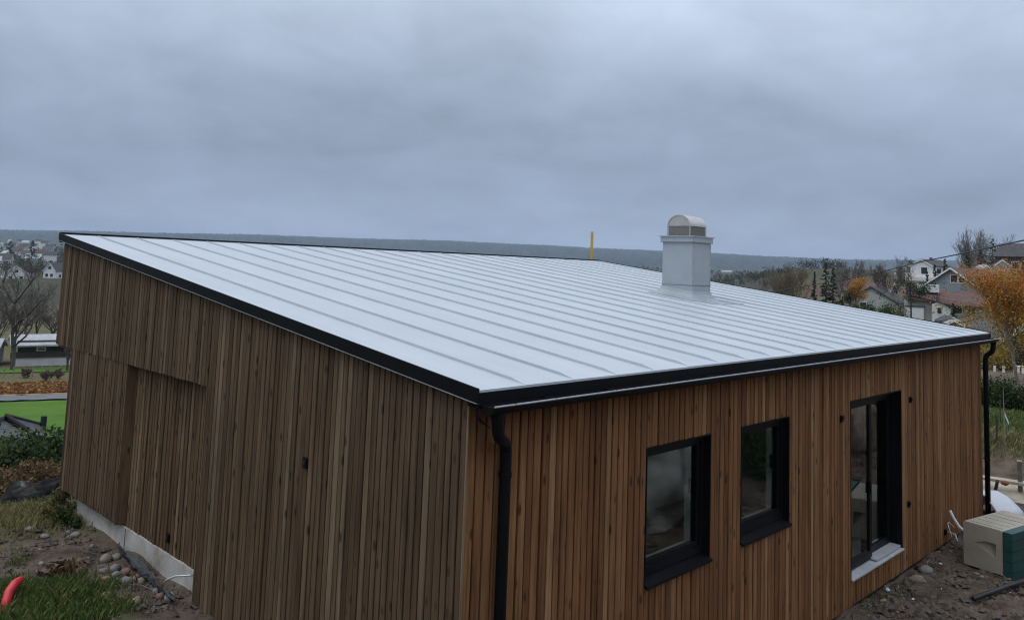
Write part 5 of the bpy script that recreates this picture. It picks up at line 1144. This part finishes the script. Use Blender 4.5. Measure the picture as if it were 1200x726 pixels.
def clods(name, label, xs, ys, smin, smax, mat, seed):
    rng = np.random.default_rng(seed); n = len(xs); zc_ = H(xs, ys)
    s = smin+(smax-smin)*rng.random(n)**3
    ax = [np.array(q, float) for q in ((1, 0, 0), (0, 1, 0), (-1, 0, 0), (0, -1, 0))]
    T = []
    rot_ = rng.uniform(0, 6.28, n); ce = np.stack([xs, ys, zc_+s*.15], 1)
    R_ = []
    for k in range(4):
        th = rot_+k*math.pi/2+rng.normal(0, .25, n); rr_ = s*rng.uniform(.7, 1.3, n); R_.append(ce+np.stack([np.cos(th)*rr_, np.sin(th)*rr_, rng.normal(0, .1, n)*s], 1))
    top = ce+np.stack([rng.normal(0, .3, n)*s, rng.normal(0, .3, n)*s, s*rng.uniform(.45, .8, n)], 1)
    for k in range(4): T.append(np.stack([R_[k], R_[(k+1) % 4], top], 1))
    tag(add(name, quads(name, np.concatenate(T)), mat), label, 'soil', kind='stuff')
M['clod'] = pm('clod', [(.3, (.045, .036, .028)), (.5, (.095, .077, .06)), (.7, (.16, .135, .11)), (.85, (.26, .24, .21))], 9, .95)
rc = np.random.default_rng(71)
clods('soil_clods', 'clods and small stones on the soil along the front wall', rc.uniform(6.4, 13.5, 3000), -.02-rc.random(3000)**1.3*1.9, .008, .075, M['clod'], 72)
clods('bank_rubble', 'loose stones on the bank facing the house', rc.uniform(4, 24, 2500), -2.3-rc.random(2500)*4.5, .02, .13, M['clod'], 74)
clods('yard_clods', 'clods and small stones on the bare soil by the concrete base', rc.uniform(-2.4, .07, 2600), rc.uniform(3.6, 7.6, 2600), .006, .05, M['clod'], 73)
blades('wall_weeds', 'sparse weeds at the foot of the front wall', [(7.2, -.12, .25, .08, .6, .3), (7.8, -.2, .3, .1, .6, .3), (8.5, -.35, .3, .15, .5, .2), (9.0, -.5, .4, .2, .4, .2)], 400, .12, M['grass'], 19, .004)

# yellow batten standing beyond the ridge
q = pix(694, 271.5, 21.7)
tag(MB().box(-.035, .035, -.035, .035, -5.4, 0).build('yellow_batten', M['yellow_wood'], None, q, .7), 'yellow wooden batten standing up behind the roof ridge', 'batten')
# power lines
def cable(pts, r, label):
    P = [pix(*q) for q in pts]; Q = []
    for a, b in zip(P[:-1], P[1:]):
        for t in np.linspace(0, 1, 10, endpoint=False): Q.append(a*(1-t)+b*t)
    Q.append(P[-1]); tag(MB().tube(Q, r, 5).build('power_line', M['black_plastic'], smooth=True), label, 'power line', 'overhead lines')
cable([(860, 349.5, 118), (905, 341.5, 105), (960, 332.5, 95), (1000, 325.5, 88), (1040, 316.5, 80), (1080, 306.5, 72), (1120, 298.5, 66), (1160, 290, 60), (1200, 281.5, 55), (1260, 268, 50)], .045, 'thick black overhead line rising from the roof slope to the frame edge')
cable([(1090, 378, 46), (1130, 371, 42), (1160, 363, 40), (1185, 358, 38), (1215, 351, 37)], .018, 'upper thin overhead line crossing the orange tree')
cable([(1090, 386, 46), (1130, 377, 42), (1160, 370, 40), (1185, 363, 38), (1215, 359, 37)], .018, 'lower thin overhead line crossing the orange tree')
cable([(1120, 330, 60), (1150, 326, 56), (1180, 319, 52), (1215, 308, 50)], .018, 'thin overhead line in front of the red-brown roof')

# rock and plants on the bank facing the house (seen in the panes)
for i, (x_, y_, r_, h_, mt_, lb) in enumerate([(8.3, -4.6, 2.1, 1.5, 'pale_rock', 'pale smooth rock slope facing the first window'), (15.5, -4.6, 1.6, 1.5, 'pink_rock', 'pink-grey boulder facing the sliding door'), (19.5, -5.4, 2.2, 2.3, 'pink_rock', 'larger pink-grey boulder beyond the first'), (24.5, -6.6, 3.0, 3.4, 'pink_rock', 'tallest outcrop at the far end of the bank'), (5.0, -5.2, 1.4, .9, 'pale_rock', 'low pale rock below the camera')]):
    tag(add('rock_outcrop', blob('rock_outcrop', (r_, r_*.7, h_), 40+i, 5, .45, 1.5), M[mt_], None, (x_, y_, min(Hs(x_, y_), -2.2)-.2), i), lb, 'rock')
for i, (x_, y_, s_, lb) in enumerate([(12.0, -4.4, 1.1, 'dark bush on the bank facing the second window'), (13.6, -5.6, 1.5, 'dark bush on the bank behind the boulder'), (10.6, -5.6, 1.2, 'dark bush on the bank right of the pale rock'), (17.5, -6.6, 1.5, 'dark bush at the far end of the bank')]):
    shrub('bank_bush', lb, (x_, y_, Hs(x_, y_)-.3), s_, s_, s_*1.3, 300+i, 'green_leaf', 2600, .07, 'bushes on the bank', 'bush', clumps=24)

# ------------------------------------------------------------------ the damp air
hz = MB().box(-9600, 9700, -9600, 9700, -22, 260).build('haze', None)
hm = bpy.data.materials.new('haze'); hm.use_nodes = True; ht = hm.node_tree; ht.nodes.clear()
ho = N(ht, 'ShaderNodeOutputMaterial'); hv = N(ht, 'ShaderNodeVolumePrincipled')
hv.inputs['Color'].default_value = (.62, .79, 1.0, 1); hv.inputs['Density'].default_value = 0.95e-4; hv.inputs['Anisotropy'].default_value = 0.0
ht.links.new(hv.outputs[0], ho.inputs['Volume']); hz.data.materials.append(hm); tag(hz, 'pale damp haze over the valley', 'haze', kind='stuff')
